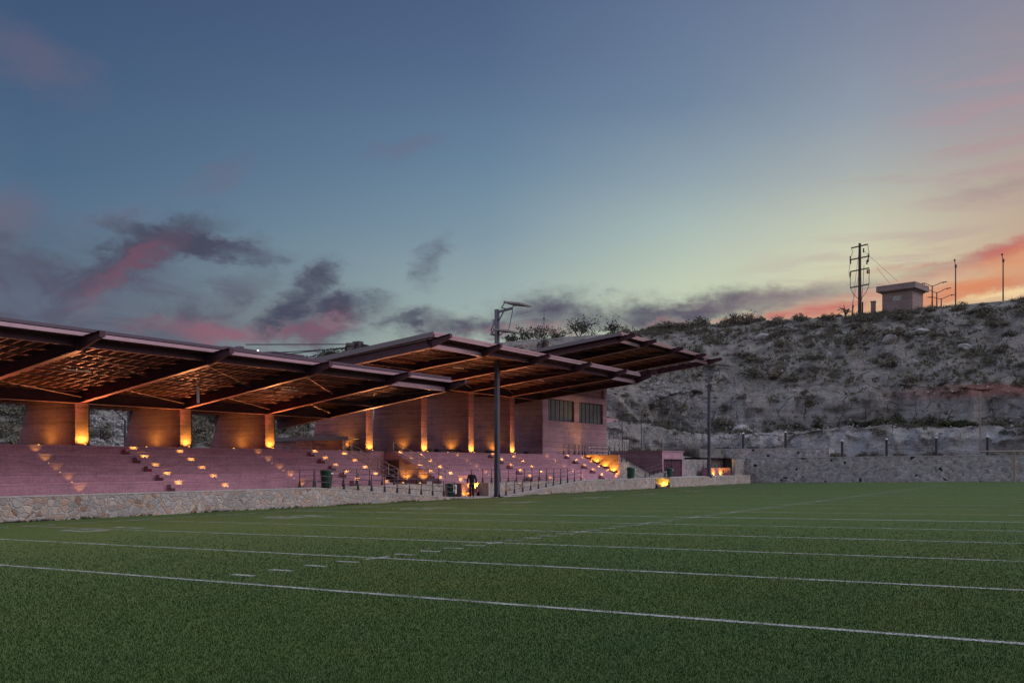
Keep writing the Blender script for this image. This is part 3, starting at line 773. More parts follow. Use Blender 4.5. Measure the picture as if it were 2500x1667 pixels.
# far end wall, upper wall, corner and terrace walls
b = MB(); b.prism_s([(35.2,-1.1),(35.2,2.28),(20,2.42),(-60,2.75),(-60,-1.1)], X_END, X_END+.5)
c = MB(); c.prism_s([(35.2,2.28),(20,2.42),(-60,2.75),(-60,2.82),(20,2.49),(35.2,2.35)], X_END-.03, X_END+.53)
wall('end_stone_wall', 'long grey rubble wall across the far end of the pitch', b, M['stone_far'], (X_END,0,0), c)
b = MB(); b.box(107.2, 107.7, 25.9, 44, -.6, 3.4); b.box(107.7, 109.5, 25.9, 26.3, 1.5, 3.35)
c = MB(); c.box(107.16, 107.74, 25.86, 44, 3.4, 3.48)
wall('upper_stone_wall', 'upper grey rubble wall set back above the left part of the end wall', b, M['stone_far'], (107.4,35,2), c)
b = MB(); b.box(102.1, X_END, 35.0, 35.4, -1.1, 2.24)
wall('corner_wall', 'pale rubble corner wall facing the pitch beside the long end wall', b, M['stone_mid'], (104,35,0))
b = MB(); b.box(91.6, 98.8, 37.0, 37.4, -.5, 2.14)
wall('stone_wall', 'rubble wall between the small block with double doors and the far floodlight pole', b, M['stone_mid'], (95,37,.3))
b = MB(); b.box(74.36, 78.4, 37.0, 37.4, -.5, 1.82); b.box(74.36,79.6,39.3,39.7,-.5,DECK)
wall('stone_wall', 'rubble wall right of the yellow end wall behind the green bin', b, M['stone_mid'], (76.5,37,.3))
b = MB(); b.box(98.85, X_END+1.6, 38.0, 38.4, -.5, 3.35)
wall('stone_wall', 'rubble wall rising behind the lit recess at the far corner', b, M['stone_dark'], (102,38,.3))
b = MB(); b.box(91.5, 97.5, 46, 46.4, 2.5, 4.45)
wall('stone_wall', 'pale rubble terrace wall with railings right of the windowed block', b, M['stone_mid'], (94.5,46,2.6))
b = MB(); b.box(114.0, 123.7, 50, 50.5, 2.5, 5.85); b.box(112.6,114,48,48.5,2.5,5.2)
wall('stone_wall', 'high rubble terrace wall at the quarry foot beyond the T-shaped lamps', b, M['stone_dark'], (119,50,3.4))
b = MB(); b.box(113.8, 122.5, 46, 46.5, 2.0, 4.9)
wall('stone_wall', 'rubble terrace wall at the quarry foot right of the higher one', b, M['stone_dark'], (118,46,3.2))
par = thing('rose_retaining_wall', 'taller rose retaining wall on the terrace right of the windowed block', 'wall', (105,52,3))
b = MB(); b.box(98, 111.1, 52, 52.4, 2.5, 7.4); b.build('wall_face', M['building'], par)
par = thing('rose_retaining_wall', 'lower rose retaining wall stepping down behind the T-shaped lamps', 'wall', (115,52,3))
b = MB(); b.box(111.11, 118.4, 52, 52.4, 2.5, 6.6); b.build('wall_face', M['building'], par)
# lit recess by the far pole
par = thing('lit_recess', 'low brick-toned recess glowing yellow at both ends behind the far floodlight pole', 'wall', (99,36,ZW))
b = MB(); b.box(95.6, 102.0, 36.3, 36.5, 0, 1.24); b.box(95.5, 95.7, 35.5, 36.3, 0, 1.24); b.box(101.9,102.09,35.5,36.3,0,1.24); b.build('wall_face', M['pier'], par)
for x, dx in ((96.0,-.2),(97.0,.5),(98.6,.2),(100.9,.1)): step_light(par, x, 36.0, ZW, 9, (dx,.4,1), AMB, 150)

# ------------------------------------------------------------------ windowed block and small block
par = thing('press_building', 'rose concrete block with two dark strip windows beside the seating', 'building', (73.5,42,DECK))
BX0, BX1, BY = 67.6, 79.6, 39.9
b = MB()
wz0, wz1 = 5.38, 7.25
b.box(BX0, BX1, BY, 46, DECK-.02, wz0); b.box(BX0, BX1, BY, 46, wz1, 7.75)
for x0, x1 in ((BX0, 68.5), (73.15, 74.05), (78.8, BX1)): b.box(x0, x1, BY, 46, wz0, wz1)
b.box(BX0+.01, BX1-.01, BY+.5, 45.99, wz0, wz1); b.box(BX0, BX0+.5, BY, 46, 7.75, 9.8); b.box(BX1-.55, BX1, BY, 46, 7.75, 9.8)
b.build('wall', M['building'], par)
b = MB(); b.box(BX0+.5, BX1-.55, BY+.25, 45.9, 7.75, 9.79); b.build('upper_panel', M['pier'], par)
b = MB(); b.box(BX0-.02, BX1+.02, BY-.035, BY-.001, wz0-.16, wz0-.02); b.build('sill', M['building'], par)
for x0, x1 in ((68.5,73.15),(74.05,78.8)):
    b = MB()
    n = 6
    for k in range(n+1):
        x = x0+.04+(x1-x0-.08)*k/n; b.box(x-.022, x+.022, BY+.16, BY+.24, wz0, wz1)
    b.box(x0, x1, BY+.145, BY+.235, wz0, wz0+.06); b.box(x0, x1, BY+.145, BY+.235, wz1-.06, wz1)
    f = b.build('window', M['frame'], par)
    b = MB(); b.box(x0, x1, BY+.20, BY+.22, wz0, wz1); b.build('pane', M['glass'], f).location = (0,0,0)
par = thing('small_block', 'low flat-roofed rose block with a double door beyond the green bin', 'building', (88,38,ZW))
b = MB()
b.box(85.4, 85.75, 36.7, 42.4, -.2, 2.9); b.box(85.75, 90.85, 36.7, 42.4, 2.13, 2.905); b.box(90.6, 90.85, 36.7, 42.4, -.2, 2.13); b.box(85.75, 90.6, 37.0, 42.4, -.2, 2.13)
b.build('wall', M['building'], par)
b = MB(); b.box(85.3, 90.95, 36.62, 42.5, 2.906, 2.98); b.build('roof', M['building'], par)
for k in range(2):
    b = MB(); x0 = 85.8+2.4*k
    b.box(x0, x0+2.35, 36.9, 36.95, ZW, 2.12)
    for q in range(4): b.box(x0+.02+.57*q, x0+.05+.57*q, 36.875, 36.90, ZW, 2.12)
    d = b.build('door', M['steel'], par)
    b = MB(); b.box(x0+(2.1 if k == 0 else .1), x0+(2.2 if k == 0 else .2), 36.84, 36.875, 1.2, 1.45); b.build('handle', M['black'], d).location = (0,0,0)

# ------------------------------------------------------------------ benches
for x0, x1, lab in ((54.1,57.3,'longest low black bench under the middle canopy'),(58.6,61.1,'low black bench just left of the floodlight pole'),(64.2,66.9,'low black bench right of the last lit pier'),(52.4,53.3,'short black bench at the foot of the second tall pier')):
    par = thing('bench', lab, 'bench', ((x0+x1)/2,40.9,DECK), 'low benches on the upper deck')
    b = MB(); b.box(x0, x1, 40.7, 41.15, DECK+.18, DECK+.26); b.build('seat', M['black'], par)
    for x in (x0, x1-.35):
        b = MB(); b.box(x, x+.35, 40.72, 41.13, DECK, DECK+.179); b.build('leg', M['black'], par)

# ------------------------------------------------------------------ railings
def railing(label, posts, h=.92, rails=(1,.66,.33), mat='rail', gusset=True, rmat=None, r=.02, ax=(1,0)):
    """posts: list of (x,y,z of base)"""
    mid = posts[len(posts)//2]
    par = thing('railing', label, 'railing', mid, 'three-bar railings of the stands')
    m = M[mat]
    for p in posts:
        b = MB(); x, y, z = p
        b.box(x-.018, x+.018, y-.018, y+.018, z, z+h)
        po = b.build('post', m, par)
        if gusset:
            b = MB()
            b.prism_t([(x-.085,z-.02),(x+.085,z-.02),(x+.035,z+.32),(x-.035,z+.32)], y-.03, y+.03)
            b.build('post_base', M['black'], po).location = (0,0,0)
    for q in rails:
        b = MB(); pts = [Vector(p)+Vector((0,0,h*q)) for p in posts]
        if q == 1:
            e0 = (pts[0]-pts[1]).normalized()*.10; e1 = (pts[-1]-pts[-2]).normalized()*.10
            pts = [pts[0]+Vector((0,0,-.12))] + [pts[0]-e0*.6] + pts[1:-1] + [pts[-1]-e1*.6] + [pts[-1]+Vector((0,0,-.12))]
        b.path(pts, r, 6); b.build('rail', M[rmat] if rmat else m, par)
    return par
def lerp(a, b, n): return [tuple(a[i]+(b[i]-a[i])*k/(n-1) for i in range(3)) for k in range(n)]
railing('dark railing on top of the near stone wall descending with the left ramp', [(34.1,33.5,.435)] + lerp((35.2,33.5,.35),(46.1,33.5,-.42),11))
railing('dark level railing along the upper walkway left of the entrance', lerp((34.5,W2+.15,.40),(46.4,W2+.15,.40),12))
railing('dark level railing along the upper walkway right of the entrance', lerp((51.25,W2+.15,.36),(62.9,W2+.15,.36),12))
railing('dark railing climbing with the right ramp on the touchline wall', lerp((51.95,33.5,-.455),(62.5,33.5,.36),11))
# stair handrails
def stairrail(label, x, mat, y0, y1):
    n = 7; pts = []
    for k in range(n):
        y = y0+(y1-y0)*k/(n-1); pts.append((x, y, DECK+.02-(y0-y)*.405))
    return railing(label, pts, .62, (1,.55,.1), mat, False, mat, .022)
stairrail('sloping handrail on the left seating beside the dark doorway passage', VX0-.12, 'railsteel', 39.3, 34.95)
stairrail('sloping handrail on the right seating beside the dark doorway passage', VX1+.12, 'railsteel', 39.5, 35.2)
railing('dark railing guarding the upper deck behind the passage', lerp((44.2,40.35,DECK),(47.8,40.35,DECK),4), .78, (1,.62,.25))
railing('dark railing on the deck in front of the low parapet wall', lerp((40.6,41.3,DECK),(43.2,41.3,DECK),3), .62, (1,.5), gusset=False)
par = thing('hoop_barrier', 'small dark hoop barrier on the deck right of the third pier', 'barrier', (39.9,41.4,DECK))
b = MB(); b.path([(39.55,41.4,DECK),(39.6,41.4,DECK+.28),(39.75,41.4,DECK+.36),(40.15,41.4,DECK+.36),(40.28,41.4,DECK+.28),(40.33,41.4,DECK)], .025, 6); b.build('hoop', M['rail'], par)
railing('short dark railing on the deck in front of the windowed block', lerp((70.3,39.4,DECK),(72.2,39.4,DECK),3), .9, (1,.66,.33))
railing('short dark railing next to the gold lit one on the deck', lerp((72.5,39.45,DECK),(73.9,39.45,DECK),3), .9, (1,.66,.33))
railing('gold lit railing above the yellow end wall', lerp((74.3,39.0,DECK),(78.0,39.0,DECK),4), .72, (1,.55,.12), 'railsteel', False, 'railsteel', .03)
railing('dark railing on the deck behind the gold lit railing', lerp((74.6,39.6,DECK),(79.4,39.6,DECK),5), .9, (1,.66,.33))
railing('dark railing on the rubble wall behind the green bin', lerp((75.2,37.2,1.82),(78.3,37.2,1.82),4), .9, (1,.66,.33))
railing('sloping railing climbing in front of the low block', lerp((79.6,35.9,ZW+.02),(85.2,36.2,ZW+.62),6), .8, (1,.6))
b = MB(); b.prism_t([(79.4,-.5),(85.3,-.5),(85.3,.95),(79.4,.37)], 35.75, 36.4)
wall('ramp_wall', 'small rubble ramp wall climbing towards the low block', b, M['stone_mid'], (82.4,36,0))
railing('dark railing on the terrace wall right of the windowed block', lerp((91.7,46.2,4.45),(97.3,46.2,4.45),6), .95, (1,.66,.33))
railing('dark railing at the foot of the pale terrace wall', lerp((89.5,44.5,3.1),(95.5,44.5,3.1),6), .95, (1,.66,.33))
railing('dark railing in front of the rose retaining walls', lerp((103.5,50.5,4.2),(113.5,50.5,4.4),7), 1.0, (1,.66,.33))
railing('dark railing above the lit recess by the far pole', lerp((95.8,36.4,1.24),(101.8,36.4,1.24),6), .9, (1,.75,.5,.25), r=.014)

# ------------------------------------------------------------------ floodlight poles
def flood_pole(x, y, z, ht, label):
    par = thing('floodlight_pole', label, 'floodlight', (x,y,z), 'floodlight poles at the touchline')
    H = z+ht; w0, w1 = .145, .125
    b = MB(); b.add([(x-w0,y-w0,z),(x+w0,y-w0,z),(x+w0,y+w0,z),(x-w0,y+w0,z),(x-w1,y-w1,H),(x+w1,y-w1,H),(x+w1,y+w1,H),(x-w1,y+w1,H)],
                    [(0,3,2,1),(4,5,6,7),(0,1,5,4),(1,2,6,5),(2,3,7,6),(3,0,4,7)])
    b.build('pole', M['pole'], par, bevel=.02)
    b = MB(); b.box(x-.3, x+.3, y-.3, y+.3, z-.05, z+.03)
    for dx, dy in ((1,0),(-1,0),(0,1),(0,-1)):
        b.add([(x+dx*w0,y+dy*w0,z+.03),(x+dx*.29,y+dy*.29,z+.03),(x+dx*w0,y+dy*w0,z+.28)],[(0,1,2)])
    b.build('base_plate', M['black'], par)
    b = MB(); b.bar((x,y-w1,H-.16),(x+.05,y-1.15,H-.02),.12,.14); b.bar((x,y-w1,H-.75),(x,y-.55,H-.12),.03,.09); b.build('arm', M['pole'], par)
    def head(cx, cy, cz, tilt):
        b = MB(); b2 = MB(); c, s_ = math.cos(tilt), math.sin(tilt)
        def P(u, v, w): return (cx+u, cy+v*c+w*s_, cz-v*s_+w*c)
        def pb(mb, u0,u1,v0,v1,w0_,w1_):
            mb.add([P(u0,v0,w0_),P(u1,v0,w0_),P(u1,v1,w0_),P(u0,v1,w0_),P(u0,v0,w1_),P(u1,v0,w1_),P(u1,v1,w1_),P(u0,v1,w1_)],
                   [(0,3,2,1),(4,5,6,7),(0,1,5,4),(1,2,6,5),(2,3,7,6),(3,0,4,7)])
        for k in range(3): pb(b, -.72+.49*k, -.25+.49*k, -.55, .55, 0, .10)
        pb(b, -.72, .72, .56, .66, -.02, .12)
        h = b.build('floodlight', M['lamphead'], par)
        for k in range(3): pb(b2, -.69+.49*k, -.28+.49*k, -.52, .52, -.012, -.001)
        b2.build('lens', M['lens'], h).location = (0,0,0)
        b3 = MB(); b3.bar(P(-.6,.62,.05), P(-.45,.95,-.32), .04, .05); b3.bar(P(.6,.62,.05), P(.45,.95,-.32), .04, .05); b3.bar(P(-.5,.93,-.3), P(.5,.93,-.3), .05, .05)
        b3.build('bracket', M['black'], h).location = (0,0,0)
    head(x+.1, y-1.55, H+.16, -.16); head(x+.1, y-.72, H-1.5, -.16)
    b = MB(); b.tube((x+.25,y-1.05,H-.1),(x+.2,y-.75,H-1.42),.025,n=6); b.build('strut', M['black'], par)
    b = MB(); b.box(x-.12, x+.12, y+w1+.005, y+w1+.14, H-.95, H-.65); b.build('control_box', M['lamphead'], par)
    b = MB(); b.path([(x-.1,y+w1+.05,H-.95),(x-.1,y+.4,H-1.3),(x,y+.3,H-1.6),(x,y,H-1.62)],.03,6); b.build('cable', M['black'], par)
flood_pole(50.1, 33.0, -.5, 12.1, 'tall near floodlight pole standing on the touchline by the entrance')
flood_pole(89.8, 33.5, .38, 10.7, 'far floodlight pole on the stone wall in front of the quarry')

# ------------------------------------------------------------------ bins
def bin_(x, y, z, h, r, label, sticker=False):
    par = thing('litter_bin', label, 'bin', (x,y,z), 'green litter bins')
    b = MB(); b.lathe((x,y,z+.05), [(r*.8,0),(r*.9,h*.4),(r,h*.82),(r*1.04,h*.84),(r*1.04,h*.9)], 18); b.build('bin_body', M['binm'], par, smooth=False)
    b = MB(); b.lathe((x,y,z+.05+h*.9), [(r*.99,.004),(r*.9,h*.07),(r*.5,h*.1)], 18); b.build('lid', M['binm'], par)
    b = MB(); b.box(x-r*.7, x+r*.7, y+r*.2, y+r*.7, z, z+.05); b.build('stand', M['black'], par)
    if not sticker:
        b = MB(); b.box(x-.02, x+.16, y-r*1.06, y-r*1.0, z+h*.78, z+h*.86); b.build('label_plate', M['white'], par)
    else:
        b = MB(); b.box(x-.17, x+.17, y-r*1.12, y-r*1.06, z+.25, z+h*.95); pl = b.build('sign_plate', M['white'], par)
        b = MB(); yy = y-r*1.12-.004
        b.add([(x+.035*math.cos(a),yy,z+h*.86+.035*math.sin(a)) for a in [k*math.pi/5 for k in range(10)]], [tuple(range(10))])
        for x0,x1,z0,z1 in ((-.05,.05,.72,.81),(-.05,-.015,.6,.72),(.015,.05,.6,.72),(.07,.11,.6,.74),(-.12,.12,.5,.52),(-.12,.12,.43,.45),(-.12,.08,.36,.38)):
            b.add([(x+x0,yy,z+h*z0),(x+x1,yy,z+h*z0),(x+x1,yy,z+h*z1),(x+x0,yy,z+h*z1)],[(0,1,2,3)])
        b.build('pictogram', M['black'], pl).location = (0,0,0)
bin_(36.2, 34.65, ZW, .92, .33, 'large green bin on the upper walkway in front of the left seating')
bin_(73.7, 34.6, ZW, .95, .37, 'green bin near the yellow lit end wall')
bin_(84.0, 35.3, ZW, .85, .30, 'far green bin in front of the double doors')
bin_(47.15, 34.5, -.49, .85, .27, 'green bin with a white pictogram sign at the pitch entrance', True)

# ------------------------------------------------------------------ T lamps, bollards, goal
for (px, y0, y1), lab in zip(((1519,1101,1002),(1566,1096,1001),(1617,1092,1001),(1652,1096,1021)),
        ('leftmost', 'second', 'third', 'rightmost, slightly lower')):
    s, t, zt = at_t(px, y1, 46 if px > 1530 else 44.5); zb = min(zter(s,t), zt-3)
    par = thing('t_lamp', 'slim black T-shaped lamp post on the terrace, ' + lab + ' of the four', 'lamp post', (s,t,zb), 'T-shaped lamp posts on the terrace')
    b = MB(); b.tube((s,t,zb),(s,t,zt),.055,.045,6); b.build('pole', M['black'], par)
    b = MB(); b.bar((s-1.5,t,zt),(s+1.5,t,zt),.08,.06); b.build('cross_arm', M['black'], par)
    for d in (-1,1):
        b = MB(); b.box(s+d*1.3-.3, s+d*1.3+.3, t-.1, t+.1, zt+.03, zt+.10); b.build('lamp_head', M['black'], par)
for (t, zb, zt), lab in zip(((35.86,3.4,5.35),(30.86,3.4,5.4),(24.29,2.4,4.3),(19.65,2.4,4.4),(14.72,2.45,4.49),(9.9,2.5,4.52)),
        ('on the upper wall beside the pale boulder','on the upper wall, second from its left end','just right of the end of the upper wall','below hanging vines at the cliff foot','in front of the smooth pale rock face','right of the goal upright')):
    par = thing('bollard_light', 'black bollard light with a pale cap ' + lab, 'bollard', (107.4,t,zb), 'bollard lights along the end wall')
    x = 107.45 if zb > 3 else 106.4
    b = MB(); b.lathe((x,t,zb-.3), [(.13,0),(.13,zt-zb+.18)], 10); b.build('bollard_post', M['black'], par)
    b = MB(); b.lathe((x,t,zt-.12), [(.13,.002),(.13,.10),(.02,.13)], 10); b.build('cap', M['white'], par)
par = thing('goal_post', 'yellow gooseneck goal post cropped by the right picture edge', 'goal post', (97.9,6.85,-.1))
GZ = 2.80
b = MB(); b.tube((97.9,6.86,-.3),(97.9,6.86,GZ),.11,n=10); b.build('gooseneck', M['goal'], par)
b = MB(); b.tube((97.9,9.73,GZ),(97.9,3.99,GZ),.085,n=8); b.build('crossbar', M['goal'], par)
for t in (9.73, 3.99):
    b = MB(); b.tube((97.9,t,GZ),(97.9,t,8.55),.07,n=8); b.build('upright', M['goal'], par)

# ------------------------------------------------------------------ person
def skin_mesh(name, chains, mat, parent=None, sub=2):
    """chains: list of [(xyz, r) ...]; a chain starting with an index reuses that vertex"""
    vs, es, rs = [], [], []
    for ch in chains:
        prev = None
        for it in ch:
            if isinstance(it, int): prev = it; continue
            p, r = it; vs.append(p); rs.append(r if hasattr(r, '__len__') else (r, r)); k = len(vs)-1
            if prev is not None: es.append((prev, k))
            prev = k
    me = bpy.data.meshes.new(name); me.from_pydata(vs, es, [])
    o = bpy.data.objects.new(name, me); C.objects.link(o)
    sk = o.modifiers.new('skin', 'SKIN'); sk.use_smooth_shade = True
    for i, r in enumerate(rs): me.skin_vertices[0].data[i].radius = r
    me.skin_vertices[0].data[0].use_root = True
    su = o.modifiers.new('sub', 'SUBSURF'); su.levels = sub; su.render_levels = sub
    dg = bpy.context.evaluated_depsgraph_get()
    new = bpy.data.meshes.new_from_object(o.evaluated_get(dg)); new.name = name
    o.modifiers.clear(); o.data = new; new.materials.clear(); new.materials.append(mat)
    if parent is not None: o.parent = parent
    return o
def fingers(w, d, side):
    """four fingers and a thumb, rooted in the palm at w pointing along d"""
    w = Vector(w); d = Vector(d).normalized(); sd = Vector((0,1,0)); out = []
    for k, (off, ln) in enumerate(((-.03,.062),(-.01,.072),(.01,.068),(.03,.054))):
        a = w + d*.075 + sd*off
        out.append((a, a + d*ln*.5 + Vector((-side*.008,0,0)), a + d*ln + Vector((-side*.024,0,0))))
    a = w + d*.03 + sd*.036
    out.append((a, a + d*.03 + sd*.022, a + d*.055 + sd*.026))
    return out
HIP = (0,0,.90)
body = [[(HIP,(.125,.095)), ((0,.005,1.05),(.12,.085)), ((0,.01,1.22),(.145,.10)), ((0,.0,1.38),(.12,.085)), ((0,.005,1.47),.055), ((0,.02,1.54),.058), ((0,.03,1.61),(.075,.09)), ((0,.025,1.685),(.07,.08)), ((0,.02,1.735),(.04,.05))],
        [6, ((0,.125,1.60),.014), ((0,.135,1.585),.010)]]
def limbs(ch, n0):
    return ch
ARM = {1: [((.17,0,1.385),.055), ((.235,-.03,1.24),.045), ((.27,-.02,1.10),.04), ((.25,.10,.99),.033), ((.235,.17,.93),.026)],
       -1: [((-.17,0,1.385),.055), ((-.24,-.02,1.24),.045), ((-.275,-.06,1.10),.04), ((-.27,.02,.96),.033), ((-.262,.06,.89),.026)]}
LEG = {1: [((.085,0,.84),.088), ((.09,.05,.64),.072), ((.088,.075,.47),.058), ((.088,.03,.28),.052), ((.088,-.02,.09),.036), ((.088,.00,.045),.036), ((.095,.10,.03),.032), ((.098,.165,.026),.022)],
       -1: [((-.085,0,.84),.088), ((-.085,-.02,.64),.072), ((-.082,-.02,.47),.058), ((-.082,-.09,.29),.052), ((-.082,-.17,.11),.036), ((-.082,-.16,.06),.036), ((-.088,-.06,.035),.032), ((-.09,.005,.028),.022)]}
cnt = lambda chs: sum(1 for c in chs for i in c if not isinstance(i, int))
for sd in (1, -1): body.append([3] + ARM[sd])
for sd in (1, -1):
    w = Vector(ARM[sd][-1][0]); d = w - Vector(ARM[sd][-2][0]); root = cnt(body)
    idx_w = 11 + (0 if sd == 1 else 5) + 4
    body.append([idx_w, (tuple(w + d.normalized()*.05), (.036,.018))])
    for f in fingers(w, d, sd): body.append([root, (tuple(f[0]),.009), (tuple(f[1]),.0085), (tuple(f[2]),.007)])
for sd in (1, -1): body.append([0] + LEG[sd])
person = skin_mesh('person', body, M['skin'], None, 2)
tag(person, 'person in black clothes walking on the path at the pitch entrance', 'person')
skin_mesh('hair', [[((0,-.005,1.60),(.06,.06)), ((0,.0,1.68),(.082,.088)), ((0,.015,1.735),(.062,.072)), ((0,.04,1.755),(.03,.03))]], M['hair'], person, 2)
skin_mesh('jacket', [[((0,0,.86),(.155,.125)), ((0,.005,1.05),(.15,.115)), ((0,.0,1.22),(.18,.135)), ((0,-.01,1.38),(.15,.115)), ((0,-.01,1.47),(.085,.08))]] +
          [[3] + [(p, r+.024) for p, r in ARM[sd][:4]] + [(tuple(Vector(ARM[sd][4][0])*.85+Vector(ARM[sd][3][0])*.15), .045)] for sd in (1,-1)], M['cloth'], person, 2)
skin_mesh('trousers', [[((0,0,.93),(.14,.115)), ((0,0,.88),(.14,.115))]] + [[1] + [(p, r+.018) for p, r in LEG[sd][:4]] + [(LEG[sd][4][0], .055)] for sd in (1,-1)], M['trouser'], person, 2)
for sd in (1, -1):
    skin_mesh('shoe', [[(tuple(Vector(LEG[sd][5][0])+Vector((0,-.04,.0))),.045), (LEG[sd][5][0],.047), (LEG[sd][6][0],.044), (LEG[sd][7][0],.033)]], M['shoe'], person, 1)
b = MB(); b.lathe((0,-.16,1.0), [(.10,0),(.13,.08),(.135,.28),(.10,.40),(.04,.43)], 12); b.build('backpack', M['cloth'], person)
person.location = (47.4, 33.1, -.49); person.rotation_euler = (0,0,R(118))

# ------------------------------------------------------------------ on the hill
def on_hill(px, py, s): return at_s(px, py, s)
x, y, zt = on_hill(2099, 594, 135.5); zb = hill_z(x, y)-.8
par = thing('utility_pole', 'dark wooden utility pole with four cross-arms on the hilltop', 'utility pole', (x,y,zb))
b = MB(); b.tube((x,y,zb),(x,y,zt),.27,.17,10); b.build('pole', M['timber'], par)
b = MB(); b.tube((x+.1,y-.35,zb),(x+.1,y-.35,zt-8.2),.10,n=8); b.build('conduit', M['black'], par)
arms = [(zt-.45,(1.1,-1.1)),(zt-2.1,(1.25,-1.28)),(zt-3.75,(1.25,-1.3)),(zt-6.0,(1.25,-1.3))]
for z, (a, c) in arms:
    b = MB(); b.bar((x-.2,y+a,z-.12),(x-.2,y+c,z+.12),.12,.16); b.build('cross_arm', M['timber'], par)
for q, z in ((1.22,zt-2.1),(-1.22,zt-2.0),(-.55,zt-1.2),(-1.16,zt-2.6),(1.2,zt-2.6),(-1.0,zt-2.9),(1.22,zt-4.3),(-1.28,zt-4.2),(-1.05,zt-4.2)):
    b = MB(); b.lathe((x-.2,y+q,z-.2), [(.05,0),(.13,.1),(.07,.2),(.13,.3),(.07,.4),(.12,.5),(.04,.6)], 8); b.build('insulator', M['black'], par)
b = MB(); w_ = x-.2
b.path([(w_,y+1.1,zt-.5),(w_,y+.9,zt-1.2),(w_,y+1.25,zt-1.9)],.035,5); b.path([(w_,y-1.1,zt-.3),(w_,y-1.28,zt-1.7)],.035,5)
b.path([(w_,y+1.25,zt-2.6),(w_,y+1.42,zt-3.9),(w_,y+1.28,zt-4.8)],.03,5); b.path([(w_,y+1.22,zt-3.8),(w_,y+1.22,zt-6)],.045,5); b.path([(w_,y-1.28,zt-3.7),(w_,y-1.28,zt-5.9)],.045,5)
for a in (1.2,-1.25): b.path([(w_,y+a,zt-6),(w_,y+a*.75,zt-6.9),(w_,y+a*.35,zt-7.5),(w_,y,zt-7.9)],.04,5)
b.path([(w_,y-.6,zt-3.2),(w_,y-.5,zt-5.5),(w_,y-.3,zt-8)],.035,5); b.build('jumper_wires', M['black'], par)
wires = [((x,y-.6,zt-1.2), on_hill(2192,687,142)), ((x,y-2.2,zt-3.6), on_hill(2172,692,142)), ((x,y-2.2,zt-6), on_hill(2160,694,142)), ((x,y-.5,zt-6.4), on_hill(2143,700,142)),
         ((x,y+.1,zt-1.0), on_hill(2079,760,134)), ((x,y+.1,zt-4.2), on_hill(2080,755,134))]
for k, (a, c) in enumerate(wires):
    b = MB(); b.tube(a, c, .022, n=4); tag(b.build('wire', M['black']), ('thin overhead wire sagging from the utility pole behind the hilltop hut' if k < 4 else 'thin guy wire from the utility pole to the short stub post'), 'wire', 'wires of the utility pole')
px, py, pz = on_hill(2079, 745, 134)
par = thing('stub_post', 'short thin post anchoring the guy wires left of the utility pole', 'post', (px,py,pz-2))
b = MB(); b.tube((px,py,hill_z(px,py)-.6),(px,py-.25,pz),.09,.07,6); b.build('post_shaft', M['timber'], par)
par = thing('brick_pillar', 'short dark square pillar with a flat cap between pole and hut', 'pillar', on_hill(2132,766,134.6))
x, y, z = on_hill(2132, 738, 134.6); zb = hill_z(x,y)-1
b = MB(); b.box(x-.3,x+.3,y-.27,y+.27,zb,z); b.build('shaft', M['grey_block'], par)
b = MB(); b.box(x-.36,x+.36,y-.33,y+.33,z,z+.14); b.build('cap', M['grey_block'], par)
# guard hut, turned a little on its plot
hx, hy, hz = 136.2, 23.1, hill_z(135,23)-.7
par = bpy.data.objects.new('guard_hut', None); C.objects.link(par); par.location = (hx,hy,hz); par.rotation_euler = (0,0,R(-12))
tag(par, 'square grey hut with an overhanging flat roof on the hilltop', 'hut')
top = at_s(2190, 695, 134)[2]; H = top - hz
def hutbox(b, *a): b.box(*a)
b = MB(); b.box(-1.8,1.9,-2.05,2.05,0,H-.8); b.build('wall', M['grey_block'], par)
b = MB(); b.prism_t([(-1.82,H-.95),(1.92,H-.95),(2.45,H-.72),(-2.35,H-.72)], -2.2, 2.2); b.box(-2.4,2.5,-2.65,2.65,H-.72,H+.1); b.build('roof', M['grey_block'], par, bevel=.03)
b = MB(); b.box(-1.83,-1.79,-.55,.55,H-2.05,H-1.45); w = b.build('vent_panel', M['boulder'], par); w['label'] = 'small pale rectangular vent panel'
for pxs, pyt, pyb, arms_, lab in ((2276,699,748,(2250,692,2312,688),'nearest and tallest'),(2287,715,746,(2259,709,2322,703),'middle'),(2298,730,744,(2264,726,2332,719),'farthest and shortest')):
    d = {2276:150, 2287:160, 2298:170}[pxs]
    x,y,zt = at_s(pxs, pyt, d); zb = at_s(pxs, pyb+12, d)[2]
    par = thing('street_lamp', 'double-armed street lamp behind the hilltop, '+lab+' of the three', 'street lamp', (x,y,zb), 'double street lamps beyond the hill')
    b = MB(); b.tube((x,y,zb),(x,y,zt+.1),.11,.08,8); b.build('pole', M['timber'], par)
    for ax_, ay_ in ((arms_[0],arms_[1]),(arms_[2],arms_[3])):
        e = Vector(at_s(ax_, ay_, d)); p0 = Vector((x,y,zt)); m1 = p0.lerp(e,.62); m1.z = e.z + (p0.z-e.z)*.05
        b = MB(); b.path([p0, p0.lerp(m1,.5)-Vector((0,0,.05)), m1, p0.lerp(e,.78)], .055, 6); b.build('arm', M['timber'], par)
        b = MB(); b.bar(p0.lerp(e,.70)+Vector((0,0,(e.z-p0.z)*.3)), e, .2, .1); b.build('lamp_head', M['black'], par)
